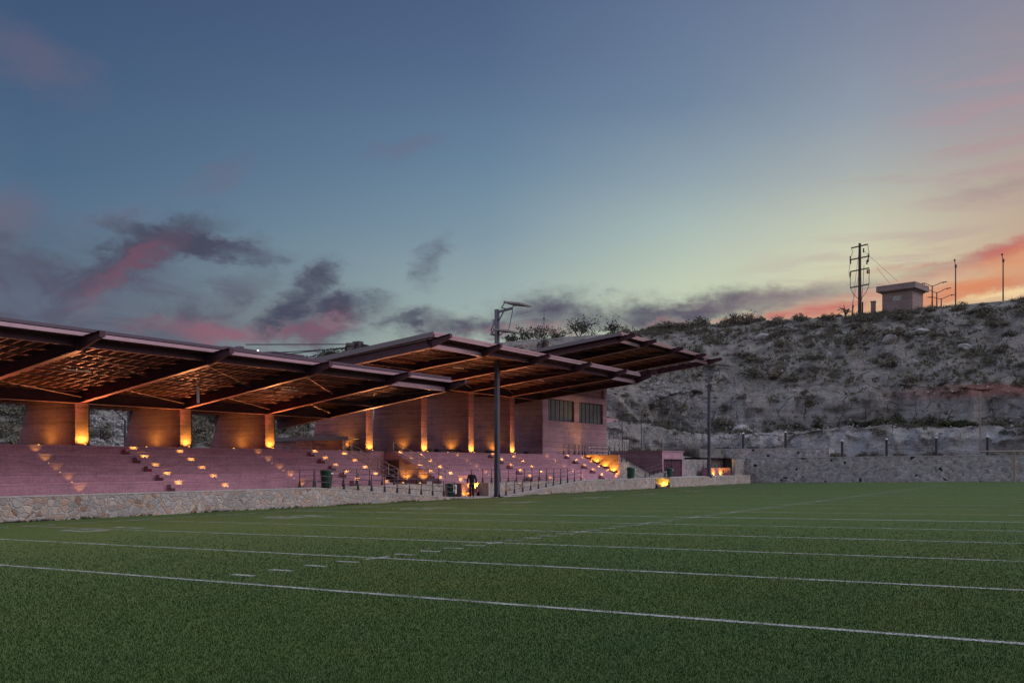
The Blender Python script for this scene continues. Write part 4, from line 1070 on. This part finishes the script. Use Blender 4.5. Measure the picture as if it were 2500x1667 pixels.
for pxs, pyt, pyb, lab in ((2333,634,742,'slim camera mast on the hilltop, left one, right of the street lamps'),(2449,620,733,'slim camera mast on the hilltop, right one, near the picture edge')):
    x,y,zt = at_s(pxs, pyt, 140); zb = hill_z(x,y)-1
    par = thing('camera_mast', lab, 'mast', (x,y,zb), 'slim masts on the hilltop')
    b = MB(); b.tube((x,y,zb),(x,y,zt-.9),.10,.07,8); b.build('pole', M['timber'], par)
    b = MB(); b.tube((x,y,zt-.9),(x,y+.12,zt-.1),.05,n=6); b.lathe((x,y+.12,zt-.2),[(.05,0),(.13,.08),(.13,.2),(.05,.28)],8); b.box(x-.12,x+.12,y-.15,y+.1,zt-1.1,zt-.7); b.build('camera', M['black'], par)
# flat-topped buildings on the hill behind the left canopy
for (p0, p1, pt, s, lab, dish) in ((553,622,846,None,'flat-roofed building top above the left canopy, left one with a roof box',0),(666,735,858,None,'flat-roofed building top above the left canopy, right one with a half-round opening',1)):
    t = 84
    a = at_t(p0, pt, t); c = at_t(p1, pt, t); zb = hill_z((a[0]+c[0])/2, t)-2
    par = thing('hilltop_building', lab, 'building', ((a[0]+c[0])/2,t,zb), 'small buildings on the hill behind the canopy')
    b = MB(); b.box(a[0],c[0],t,t+3,zb,a[2]-.25); b.build('wall', M['grey_block'] if not dish else M['building'], par)
    b = MB(); b.box(a[0]-.3,c[0]+.2,t-.4,t+3.3,a[2]-.25,a[2]); b.build('roof', M['dark_fascia'], par)
    if dish:
        m = (a[0]+c[0])/2; b = MB(); b.prism_t([(m-1.2+1.2*(1-math.cos(k*math.pi/12)), a[2]-.35-.75*math.sin(k*math.pi/12)) for k in range(13)], t-.05, t-.001); b.build('window', M['glass'], par)
    else:
        b = MB(); b.box(c[0]-1.9,c[0]-1.2,t+.5,t+1.2,a[2]+.001,a[2]+.35); b.build('roof_box', M['dark_fascia'], par)
x, y, z = at_t(629.5, 855.5, 82)
par = thing('lamp_post', 'small bright lit lamp above the left canopy edge', 'lamp', (x,y,z-3))
b = MB(); b.tube((x,y,hill_z(x,y)-.5),(x,y,z-.1),.05,n=6); b.build('pole', M['black'], par)
b = MB(); b.lathe((x,y,z-.12),[(.03,.05),(.08,.09),(.08,.15),(.03,.19)],10); b.build('bulb', M['lit'], par)
for px, lab in ((313,'thin dark lamp pole on the scree seen left of the second pier'),(305,'thin bent street lamp on the scree seen left of the second pier')):
    x,y,zb = at_t(px, 1086, 62); zt = at_t(px, 985 if px == 313 else 1025, 62)[2]
    par = thing('scree_lamp', lab, 'lamp post', (x,y,zb))
    b = MB(); b.tube((x,y,2.2),(x,y,zt+(2.5 if px == 313 else 0)),.07,n=6); b.build('pole', M['black'], par)
    if px == 305:
        b = MB(); b.path([(x,y,zt),(x-.9,y,zt+.75),(x-1.6,y,zt+.85)],.035,5); b.build('arm', M['black'], par)

# ------------------------------------------------------------------ vegetation
def leaf_mesh(name, n, rad, ls, squash=.7, up=.25, stems=7, droop=False, mats=None, seed=0):
    r = random.Random(seed); b = MB()
    cl = []
    for k in range(max(5, n//22)):
        a = r.uniform(0, 6.283); q = rad*math.sqrt(r.random())*.95
        zt = rad*squash*(1-(q/rad)**2)*r.uniform(.45,1.25)
        if droop: zt = -rad*r.uniform(.0,1.5)*(.3+.7*r.random())
        cl.append(Vector((q*math.cos(a), q*math.sin(a)*(.45 if droop else 1), zt+up*rad)))
    for c in cl:
        b.path([(c.x*.15,c.y*.15,-.15*rad), tuple(c*.6), tuple(c)], .012+.008*rad, 3, 1)
        cr = rad*r.uniform(.16,.34)
        for _ in range(n//len(cl)):
            p = c + Vector((r.gauss(0,1), r.gauss(0,1), r.gauss(0,.8)))*cr*.62
            if p.z < -.1*rad and not droop: p.z = r.uniform(0,.1)*rad
            d = Vector((r.gauss(0,1), r.gauss(0,1), r.gauss(.5,.8))).normalized()
            e = d.cross(Vector((r.gauss(0,1),r.gauss(0,1),r.gauss(0,1)))).normalized()
            L = ls*r.uniform(.6,1.5); W = L*r.uniform(.22,.45)
            b.add([p, p+d*L*.5+e*W, p+d*L, p+d*L*.5-e*W], [(0,1,2,3)], 0)
    me = b.mesh(name)
    for m in mats: me.materials.append(m)
    return me
SB = [leaf_mesh('scrub_bush', 620, .8, .13, 1.05, .15, mats=[M['scrub'], M['bark']], seed=k) for k in range(6)]
GR = [leaf_mesh('grass_tuft', 170, 1.0, .42, .5, 0, mats=[M['scrub'], M['bark']], seed=20+k) for k in range(3)]
VN = [leaf_mesh('hanging_vine', 420, 1.0, .2, .6, 0, droop=True, mats=[M['fern'], M['bark']], seed=40+k) for k in range(3)]
def put(me, name, loc, sc_, label, cat, group, rz=None):
    o = bpy.data.objects.new(name, me); C.objects.link(o); o.location = loc
    o.scale = sc_ if hasattr(sc_, '__len__') else (sc_,)*3
    o.rotation_euler = (0,0, random.uniform(0,6.28) if rz is None else rz)
    return tag(o, label, cat, group)
def cell(i, j): return HILL[max(0,min(U-1,i)), max(0,min(NV-1,j))]
def visible(p):
    Y = p[0]*CY + p[1]*SY; X = p[0]*SY - p[1]*CY
    if Y < 5: return None
    return 1250 + FOC*X/Y, HOR - FOC*(p[2]-EYE)/Y
cnt_ = 0; tries = 0
while cnt_ < 240 and tries < 9000:
    tries += 1
    i = random.randrange(U); j = random.randrange(8, 131)
    p = cell(i, j); q = visible(p)
    if q is None: continue
    px, py = q
    right = px > 1480
    if right:
        if j > 120 and px > 2070: continue
        if px > 2560 or not (700 < py < 1060): continue
        den = .95 if py < 930 - max(0,(1800-px))*.05 else (.16 if py < 1030 else .35)
        if random.random() > den: continue
    else:
        if not ((-30 < px < 65 or 225 < px < 285 or 440 < px < 540 or 655 < px < 745) and 960 < py < 1095): continue
        if 240 < px < 330: continue
    s = random.uniform(.35,1.0)*(1.6 if random.random() < .22 else 1)
    put(random.choice(SB), 'scrub_bush', (p[0],p[1],p[2]-.12*s), (s*random.uniform(.9,1.5), s*random.uniform(.9,1.5), s*random.uniform(.7,1.1)),
        'dry grey-green scrub bush growing on the quarry slope', 'bush', 'scrub bushes on the slope'); cnt_ += 1
cnt_ = 0
while cnt_ < 60:
    i = random.randrange(U); j = random.randrange(4, 100); p = cell(i, j); q = visible(p)
    if q is None or not ((-30 < q[0] < 75 or 222 < q[0] < 246 or 450 < q[0] < 545 or 660 < q[0] < 755) and 960 < q[1] < 1100): continue
    s = random.uniform(.6,1.3); put(random.choice(SB), 'scrub_bush', (p[0],p[1],p[2]-.15*s), (s*1.2,s*1.2,s), 'dark scrub bush on the hillside seen between the piers', 'bush', 'scrub bushes behind the piers'); cnt_ += 1
# fringe of scrub and grass on the skyline
for k in range(70):
    px = random.uniform(1480, 2080) if k < 52 else random.uniform(660, 800)
    i = int(np.argmin([abs((visible(HILL[a,130]) or (9e9,))[0]-px) for a in range(0, U, 2)]))*2
    p = cell(i, 130 + random.randrange(3)); s = random.uniform(.2,.48)
    put(random.choice(GR), 'ridge_grass', (p[0],p[1],p[2]-.1), (s,s,s*random.uniform(.8,1.5)), 'dark tuft of dry grass on the skyline of the slope', 'grass', 'grass tufts along the ridge')
gx = []; r = random.Random(77); b = MB(); k = 0
while k < 4600:
    i = r.randrange(U); j = r.randrange(24, 132); p = cell(i, j); q = visible(p)
    if q is None: continue
    ok_ = (q[0] > 1470 and 715 < q[1] < 1060 and q[0] < 2540) or (-20 < q[0] < 235 and 960 < q[1] < 1090) or (430 < q[0] < 760 and 960 < q[1] < 1090)
    if not ok_: continue
    dn = mnoise.noise(Vector((p[0]*.16, p[1]*.16, p[2]*.3+5)))
    if q[0] > 1470 and (q[1] > 935 and j > 40 and r.random() > .06 or dn < r.uniform(-.1,.45)): continue
    p = Vector(p) + Vector((r.uniform(-.5,.3), r.uniform(-.5,.5), 0)); R0 = r.uniform(.12,.42)
    for _ in range(r.randrange(9,16)):
        a = r.uniform(0,6.283); t_ = Vector((math.cos(a)*R0*r.random(), math.sin(a)*R0*r.random(), 0)); h_ = R0*r.uniform(.6,1.5); w_ = r.uniform(.02,.05)
        e = p + t_*2.0 + Vector((-.1*h_, 0, h_)); m_ = p + t_*.8
        b.add([m_+Vector((0,-w_,-.08)), m_+Vector((0,w_,-.08)), e], [(0,1,2)])
    k += 1
tag(b.build('dry_grass', M['scrub']), 'dry grass and low ground cover on the quarry slopes', 'grass', kind='stuff')
# vines over the lower ledge and bushes in the planting bed
for k in range(34):
    px = random.choice([random.uniform(1960,2500), random.uniform(2130,2230), random.uniform(2300,2380)])
    i = int(np.argmin([abs((visible(HILL[a,32]) or (9e9,))[0]-px) for a in range(0, U, 2)]))*2
    p = cell(i, 35 + random.randrange(0,8)); s = random.uniform(.45,.95)
    put(random.choice(VN), 'hanging_vine', (p[0]-.5,p[1],p[2]+.15), (s,s*1.5,s), 'dark green vine hanging over the lower rock ledge', 'vine', 'vines on the lower ledge', R(90))
for k in range(20):
    y = random.uniform(3, 26) if k < 20 else random.uniform(28,34); s = random.uniform(.3,.75)
    put(random.choice(SB), 'bed_plant', (random.uniform(107.3,109.6) if k < 20 else 108.6, y, 2.45 if k < 20 else 3.3), (s,s*1.5,s*.8), 'low dark plant in the bed above the end wall', 'plant', 'plants in the bed behind the end wall')
for k in range(16):
    px = random.uniform(1560, 1665); x,y,z = at_t(px, 1096, 43.5)
    s = random.uniform(.35,.7); put(random.choice(SB), 'planter_bush', (x, random.uniform(42.7,45), random.uniform(2.7,3.0)), s, 'dark low bush on the planted bank behind the low block', 'bush', 'bushes on the bank behind the low block')

def tree(px, pyb, pyt, s, w, label, n, ls=.26, seed=1, sparse=1.0, name='ridge_tree'):
    r = random.Random(seed)
    x, y, zt = at_s(px, pyt, s); zb = hill_z(x, y)-.6; zbv = at_s(px, pyb, s)[2]; H = zt-zbv
    par = thing(name, label, 'tree', (x,y,zb))
    tr = MB(); lf = MB(); base = Vector((x,y,zbv))
    nt = 3
    tips = []
    for k in range(nt):
        a = r.uniform(0,6.28); top_ = base + Vector((math.cos(a)*w*.2, math.sin(a)*w*.2, H*.62))
        tr.tube((x,y,zb), tuple(base+Vector((0,0,H*.05))), .16, .13, 6) if k == 0 else None
        tr.tube(tuple(base), tuple(top_), .11, .05, 5)
        for q in range(7):
            a2 = r.uniform(0,6.28); st = base.lerp(top_, r.uniform(.25,1)); d = w*.5*math.sqrt(r.random())
            e = Vector((x+math.cos(a2)*d, y+math.sin(a2)*d, zbv+H*(r.uniform(.25,.97) - .35*(d/(w*.5))**2*r.random())))
            mid_ = st.lerp(e,.5)+Vector((0,0,.15)); tr.path([tuple(st),tuple(mid_),tuple(e)], .035, 4); tips += [e, mid_]
    for e in tips:
        cr = w*.075*r.uniform(.6,1.4)
        for _ in range(int(n/len(tips)*sparse)):
            p = e + Vector((r.gauss(0,1),r.gauss(0,1),r.gauss(0,.9)))*cr
            d = Vector((r.gauss(0,1),r.gauss(0,1),r.gauss(0,1))).normalized(); f = d.cross(Vector((r.gauss(0,1),r.gauss(0,1),r.gauss(0,1)))).normalized()
            L = ls*r.uniform(.6,1.5); lf.add([p,p+d*L*.5+f*L*.32,p+d*L,p+d*L*.5-f*L*.32],[(0,1,2,3)])
    tr.build('trunk', M['bark'], par); lf.build('crown', M['tree'], par)
tree(1413, 826, 773, 128, 6.2, 'loose-leaved tree on the ridge, the larger of two left of the highest canopy tip', 750, seed=3, sparse=1.0)
tree(1497, 818, 774, 130, 3.8, 'small slender tree on the ridge just above the highest canopy', 380, seed=4, sparse=1.0)
tree(1316, 838, 788, 126, 5.4, 'dense dark tree behind the rear cable mast', 480, seed=5)
tree(1280, 840, 795, 126, 3.6, 'dense dark tree right of the near floodlight pole', 340, seed=6)
tree(1246, 842, 812, 126, 3.2, 'low dark tree right beside the near floodlight pole', 420, seed=7)
tree(1365, 832, 800, 126, 4.2, 'dark tree between the rear mast and the loose-leaved tree', 260, seed=8)
x, y, z = at_t(812, 862, 86)
tree(812, 882, 857, x, 4.6, 'round dark tree seen above the lower left canopy beside the mast cables', 1300, seed=9)
tree(1822, 792, 759, 134, 4.2, 'bare branching shrub on the quarry skyline', 300, ls=.16, seed=10, name='skyline_shrub')
tree(2064, 770, 745, 134.5, 2.6, 'thin bare shrub left of the utility pole', 150, ls=.14, seed=12, name='skyline_shrub')
tree(1653, 803, 783, 133, 1.6, 'tiny spindly shrub on the ridge above the highest canopy end', 60, ls=.14, seed=13, name='skyline_shrub')

# boulders and scree
def rock(name, loc, sz, label, group=None, seed=0, cat='boulder'):
    bm = bmesh.new(); bmesh.ops.create_icosphere(bm, subdivisions=3, radius=1)
    for v in bm.verts:
        p = v.co.copy(); k = 1 + .32*mnoise.noise(p*1.1 + Vector((seed,0,0))) + .14*mnoise.noise(p*3 + Vector((0,seed,0)))
        v.co = Vector((p.x*k*sz[0], p.y*k*sz[1], p.z*k*sz[2]))
    me = bpy.data.meshes.new(name); bm.to_mesh(me); bm.free(); me.materials.append(M['boulder'])
    o = bpy.data.objects.new(name, me); C.objects.link(o); o.location = loc; o.rotation_euler = (random.uniform(-.3,.3),random.uniform(-.3,.3),random.uniform(0,3))
    return tag(o, label, cat, group)
def hill_at(px, py):
    best = None; 
    for i in range(0, U, 2):
        for j in range(0, 131, 2):
            q = visible(HILL[i,j])
            if q:
                d = (q[0]-px)**2 + (q[1]-py)**2
                if best is None or d < best[0]: best = (d, HILL[i,j])
    return best[1]
for k, (px, py, w, h, lab) in enumerate(((2173,823,1.5,1.1,'large pale egg-shaped boulder below the hilltop hut'),(2245,805,1.5,.6,'flat pale boulder right of the egg-shaped one'),(2064,814,.8,.55,'small pale boulder below the utility pole'),
        (1862,820,1.7,1.0,'broad pale boulder under the skyline shrub'),(1832,825,.6,.5,'small rounded boulder left of the broad one'),(2274,836,.5,.4,'tiny pale stone on the right slope'),(2365,850,1.2,.7,'grey boulder on the right slope among scrub'),
        (1810,1052,2.4,1.3,'long pale boulder fallen at the cliff foot beside the bollards'),(1822,1072,1.0,.8,'pale boulder below the long fallen one'),(2020,870,.6,.6,'upright pale stone on the middle slope'),(2235,880,.5,.4,'small bright stone in the middle of the slope'))):
    p = hill_at(px, py); rock('boulder', (p[0]+.1,p[1],p[2]-h*.1), (w*.6,w*.72,h*.66), lab, None, k*7.3)
b = MB(); r = random.Random(8); k = 0
while k < 3400:
    i = r.randrange(U); j = r.randrange(2, 108); p = cell(i,j); q = visible(p)
    if q is None: continue
    px, py = q
    a = 215 < px < 345 and 970 < py < 1095 and r.random() < 1; c = 1560 < px < 1860 and 930 < py < 1080 and abs(py-(940+(px-1560)*.45)) < 36 and r.random() < .4; e = px > 1480 and py > 760 and r.random() < .06
    if not (a or c or e): continue
    s = r.uniform(.05,.20)*(1.5 if r.random() < .08 else 1); n0 = len(b.v)
    p = p + np.array([r.uniform(-.5,.5), r.uniform(-.5,.5), r.uniform(0,.15)]); rot = Matrix.Rotation(r.uniform(0,6),3,Vector((r.gauss(0,1),r.gauss(0,1),r.gauss(0,1))).normalized())
    vs = [rot @ Vector(v)*s*r.uniform(.7,1.2) for v in ((1,0,0),(-1,.2,0),(0,1,.1),(.1,-1,0),(0,.1,.8),(0,0,-.8))]
    b.add([(p[0]+v.x,p[1]+v.y,p[2]+v.z) for v in vs], [(0,2,4),(2,1,4),(1,3,4),(3,0,4),(2,0,5),(1,2,5),(3,1,5),(0,3,5)]); k += 1
tag(b.build('scree', M['boulder']), 'pale loose rock debris on the quarry slopes', 'rocks', kind='stuff')

# ------------------------------------------------------------------ sky
W = bpy.data.worlds.new('World'); sc.world = W; W.use_nodes = True
t = NT(W.node_tree); bg = t.n['Background']
tc = t.new('ShaderNodeTexCoord'); D = tc.outputs['Generated']
sp = t.new('ShaderNodeSeparateXYZ'); t.put(sp.inputs[0], t.vmath('NORMALIZE', D))
AZ = t.math('MULTIPLY', t.math('ARCTAN2', sp.outputs[1], sp.outputs[0]), 180/math.pi)
EL = t.math('MULTIPLY', t.math('ARCSINE', sp.outputs[2]), 180/math.pi)
def lin(h):
    h = h.lstrip('#'); c = [int(h[i:i+2],16)/255 for i in (0,2,4)]
    return tuple(x/12.92 if x <= .04045 else ((x+.055)/1.055)**2.4 for x in c)
ELN = t.math('DIVIDE', EL, 90, clamp=True)
def col(stops): return t.ramp(ELN, [(e/90, lin(h) if isinstance(h, str) else h) for e, h in stops])
SKYC = [
 (-75, [(0,'#8f8291'),(10,'#8a8196'),(26,'#858399'),(45,'#788099'),(90,'#6a7690')]),
 (-45, [(0,'#b8949a'),(10,'#ac909c'),(26,'#948a9e'),(45,'#7a819b'),(90,'#6a7690')]),
 (-20, [(0,'#efc09a'),(6,'#d9a48f'),(12,'#c09c98'),(20,'#a9949f'),(30,'#918b9f'),(45,'#78809b'),(90,'#6a7690')]),
 (3.5, [(0,'#e0b78c'),(9.5,'#d2b18e'),(12.5,'#c0a893'),(15.5,'#b3a397'),(18,'#a3979b'),(21,'#938e9a'),(25,'#838497'),(45,'#717b94'),(90,'#6a7690')]),
 (12,  [(0,'#c6b39c'),(9,'#d3cdab'),(12,'#cecdb0'),(14,'#c0c3b0'),(16.5,'#a6adac'),(19.5,'#8f9aa8'),(23.5,'#7d879d'),(27,'#707b96'),(45,'#6a7894'),(90,'#6a7690')]),
 (22,  [(0,'#b8bda6'),(8.5,'#c5cdb2'),(11,'#bdc9b4'),(14,'#a7b8b4'),(17,'#8c9fab'),(21,'#6e839c'),(27,'#5f7190'),(45,'#637492'),(90,'#6a7690')]),
 (34,  [(0,'#a3b0a6'),(8,'#a7b6aa'),(10.5,'#98abac'),(14,'#7f97a6'),(18,'#69849d'),(23,'#576d8d'),(27,'#4d6183'),(45,'#5a6d8d'),(90,'#6a7690')]),
 (60,  [(0,'#7f8c93'),(8,'#74899a'),(12,'#637c93'),(16,'#54708e'),(21,'#4a6384'),(27,'#42577a'),(45,'#55688b'),(90,'#6a7690')]),
 (100, [(0,'#948c90'),(10,'#88828e'),(25,'#727a8e'),(90,'#6a7690')]),
 (170, [(0,'#a4968f'),(8,'#9c9192'),(20,'#848694'),(90,'#6a7690')]),
]
cur = col(SKYC[0][1])
for (a0, _), (a1, st) in zip(SKYC[:-1], SKYC[1:]):
    cur = t.mix(t.maprange(AZ, a0, a1, smooth=False), cur, col(st))
# wrap round behind the camera
cur = t.mix(t.maprange(AZ, -150, -75, smooth=False), col(SKYC[-1][1]), cur)
cur = t.mix(1.0, cur, t.mix(t.maprange(AZ, 22, 60), (1,1,1), (.82,.84,.86)), 'MULTIPLY')

cmb = t.new('ShaderNodeCombineXYZ'); t.put(cmb.inputs[0], AZ); t.put(cmb.inputs[1], EL)
AE = cmb.outputs[0]
wp = t.noise(t.mapping(AE, (.14,.30,1), rot=(0,0,.25)), 1.0, 6, .6)
wp2 = t.noise(t.mapping(AE, (.5,.9,1)), 1.0, 9, .68)
off = t.vmath('MULTIPLY', t.vmath('SUBTRACT', wp.outputs[1], (.5,.5,.5)), (4.2,2.4,0))
off2 = t.vmath('MULTIPLY', t.vmath('SUBTRACT', wp2.outputs[1], (.5,.5,.5)), (3.4,2.6,0))
AEW = t.vmath('ADD', t.vmath('ADD', AE, off), off2)
def aedeg(px, py):
    th = math.atan((px-1250)/FOC); return math.degrees(YAW-th), math.degrees(math.atan((HOR-py)/FOC*math.cos(th)))
def blob(*a): return (a, None)          # built by union(), one at a time
def cloud_mask(px, py, rx, ry, rot=0, amt=1.0, soft=.9, vec=None):
    a, e = aedeg(px, py); k = 39.5
    m = t.mapping(AEW if vec is None else vec, (rx/k, ry/k, 1e3), (a, e, 0), (0,0,R(-rot)), 'TEXTURE')
    d = t.vmath('LENGTH', m)
    return t.math('MULTIPLY', t.maprange(d, 1+soft*.5, 1-soft, 0, 1), amt)
def union(ms):
    r = None
    for a, vec in ms:
        m = cloud_mask(*a, vec=vec); r = m if r is None else t.math('MAXIMUM', r, m)
    return r
fb = t.noise(t.mapping(AE, (.20,.45,1), rot=(0,0,.2)), 1.0, 8, .62, .9).outputs[0]
fbm = t.maprange(fb, .36, .60)
fbs = t.math('ADD', t.math('MULTIPLY', fbm, .35), .65)
hi = union([blob(70,140,150,62,-18,.42), blob(10,540,90,60,10,.6), blob(985,372,90,26,20,.30), blob(290,540,90,26,15,.35), blob(530,430,90,36,28,.35), ])
cur = t.mix(t.math('MULTIPLY', hi, fbs), cur, lin('#6f6578'))
dark = union([blob(120,770,700,170,0,.85,.8), blob(330,740,420,110,0,.6,.9), blob(40,665,260,80,-6,1), blob(250,690,230,80,10,.95), blob(330,628,190,52,26,1), blob(490,594,190,36,-6,1), blob(400,770,300,66,4,.9), blob(570,715,110,66,25,.9), blob(690,775,130,66,35,1), blob(765,712,84,52,38,.95), blob(830,760,140,50,8,1), blob(770,815,150,50,0,.95),
              blob(990,785,100,34,8,1), blob(1070,795,150,34,0,.8), blob(1160,800,130,34,-3,1), blob(1050,640,34,66,-22,.6), blob(1340,775,150,60,4,1), blob(1450,770,180,48,4,1), blob(1590,770,200,54,0,1), blob(1720,748,200,44,5,1), ])
cur = t.mix(t.math('MULTIPLY', dark, fbs), cur, lin('#524f63'))
deep = union([blob(340,618,180,36,26,.85,.7), blob(480,592,180,24,-8,.9,.7), blob(700,760,90,40,38,.85,.7), blob(770,708,70,32,40,.85,.7), blob(850,750,100,22,14,.8,.7), blob(990,782,70,16,10,.85,.7),
              ])
cur = t.mix(t.math('MULTIPLY', deep, t.math('ADD', t.math('MULTIPLY', fbm, .5), .45)), cur, lin('#42475a'))
pink = union([blob(320,640,130,26,30,.5), blob(240,700,80,34,40,.4), blob(540,822,120,26,0,.95), blob(430,800,130,24,6,.5), blob(800,805,90,30,20,.6), blob(720,818,70,18,0,.55), blob(1330,812,110,18,0,.7), blob(1650,792,70,14,10,.7), blob(1240,810,90,14,0,.5)])
cur = t.mix(t.math('MULTIPLY', pink, t.math('ADD', t.math('MULTIPLY', fbm, .4), .28)), cur, lin('#99596b'))
st_ = t.noise(t.mapping(AE, (.10,.75,1), rot=(0,0,.16)), 1.0, 7, .6, .4).outputs[0]
stm = t.math('ADD', t.math('MULTIPLY', t.maprange(st_, .36, .62), .6), .4)
AER = t.vmath('ADD', AE, t.vmath('MULTIPLY', t.vmath('SUBTRACT', wp2.outputs[1], (.5,.5,.5)), (4.0,1.2,0)))
B = lambda *a: (a, AER)
grey2 = union([B(1900,728,240,26,4,.85,.9), B(2080,700,240,22,6,.55,.9), B(2260,660,150,18,8,.55,.9), B(2400,625,150,16,12,.5,.9), B(2440,460,120,20,5,.4,.9), B(2490,690,90,14,3,.35,.9)])
cur = t.mix(t.math('MULTIPLY', grey2, stm), cur, lin('#7d6c77'))
red = union([B(1900,768,170,12,5,.9,.9), B(2010,755,180,22,7,.92,.9), B(2100,728,200,20,6,.55,.9), B(2210,655,150,8,3,.6,.9), B(2350,655,170,20,12,.75,.9), B(2460,612,150,22,14,.85,.9), B(2330,715,230,30,6,.55,.9), ])
cur = t.mix(t.math('MULTIPLY', red, stm), cur, lin('#c25f5c'))
strk = t.maprange(t.noise(t.mapping(AE, (.12,1.0,1), rot=(0,0,.42)), 1.0, 7, .62, .5).outputs[0], .44, .62)
wisp = union([B(2440,330,240,180,20,.5,1.0), B(2250,420,200,60,14,.3,1.0), B(2150,620,300,70,8,.4,1.0)])
cur = t.mix(t.math('MULTIPLY', wisp, strk), cur, lin('#b08f96'))
org = union([B(2420,685,190,34,12,.85,.9), B(2490,640,110,30,12,.85,.9), B(2080,765,130,12,5,.75,.9), B(2280,735,170,16,7,.6,.9)])
cur = t.mix(t.math('MULTIPLY', org, t.math('ADD', t.math('MULTIPLY', stm, .6), .3)), cur, lin('#dd8557'))
glow = union([B(2470,712,110,12,7,.9,.9), B(2370,735,120,9,7,.45,.9)])
cur = t.mix(glow, cur, lin('#f0d3a0'))
# the dome overhead and behind the camera is a little brighter than the part in view
gain = t.math('ADD', 1.0, t.math('MULTIPLY', t.maprange(EL, 27, 60), 1.3))
bc = t.math('MULTIPLY', t.math('MULTIPLY', t.maprange(AZ, -4, -16), t.maprange(AZ, -80, -40)), 1.1)
gain = t.math('ADD', gain, bc)
gain = t.math('ADD', gain, t.math('MULTIPLY', t.maprange(AZ, 66, 110), 3.0))
cur = t.mix(1.0, cur, t.new('ShaderNodeCombineXYZ').outputs[0], 'ADD')
sv = t.new('ShaderNodeVectorMath', operation='SCALE'); t.put(sv.inputs[0], cur); t.put(sv.inputs['Scale'], gain)
nis = t.new('ShaderNodeTexSky', sky_type='NISHITA'); nis.sun_disc = False; nis.sun_elevation = R(3); nis.sun_rotation = R(90+20)
ns = t.vmath('MULTIPLY', nis.outputs[0], (.004,.004,.004))
t.put(bg.inputs['Color'], t.vmath('ADD', sv.outputs[0], ns)); bg.inputs['Strength'].default_value = 1.0

sun = bpy.data.lights.new('afterglow_sun', 'SUN'); sun.energy = 2.0; sun.angle = R(50); sun.color = (1.0,.93,.97)
so = bpy.data.objects.new('afterglow_sun', sun); C.objects.link(so)
d = Vector((math.cos(R(-72))*math.cos(R(38)), math.sin(R(-72))*math.cos(R(38)), math.sin(R(38))))
so.rotation_euler = d.to_track_quat('Z','Y').to_euler()

# ------------------------------------------------------------------ camera
cam = bpy.data.cameras.new('camera'); co = bpy.data.objects.new('camera', cam); C.objects.link(co)
co.location = (0,0,EYE); co.rotation_euler = (R(90),0,YAW-R(90))
cam.sensor_width = 36; cam.lens = FOC/2500*36; cam.shift_y = (HOR-833.5)/2500; cam.clip_end = 2000; cam.clip_start = .1
sc.camera = co
vs = sc.view_settings; vs.view_transform = 'Standard'; vs.look = 'None'; vs.exposure = 0; vs.gamma = 1; vs.use_curve_mapping = False
sc.cycles.use_denoising = True; sc.cycles.max_bounces = 5; sc.cycles.diffuse_bounces = 3; sc.cycles.glossy_bounces = 2; sc.cycles.transparent_max_bounces = 6
sc.cycles.sample_clamp_indirect = 3.0; sc.cycles.caustics_reflective = False; sc.cycles.caustics_refractive = False
for o in bpy.data.objects:
    if '_base' in o: del o['_base']
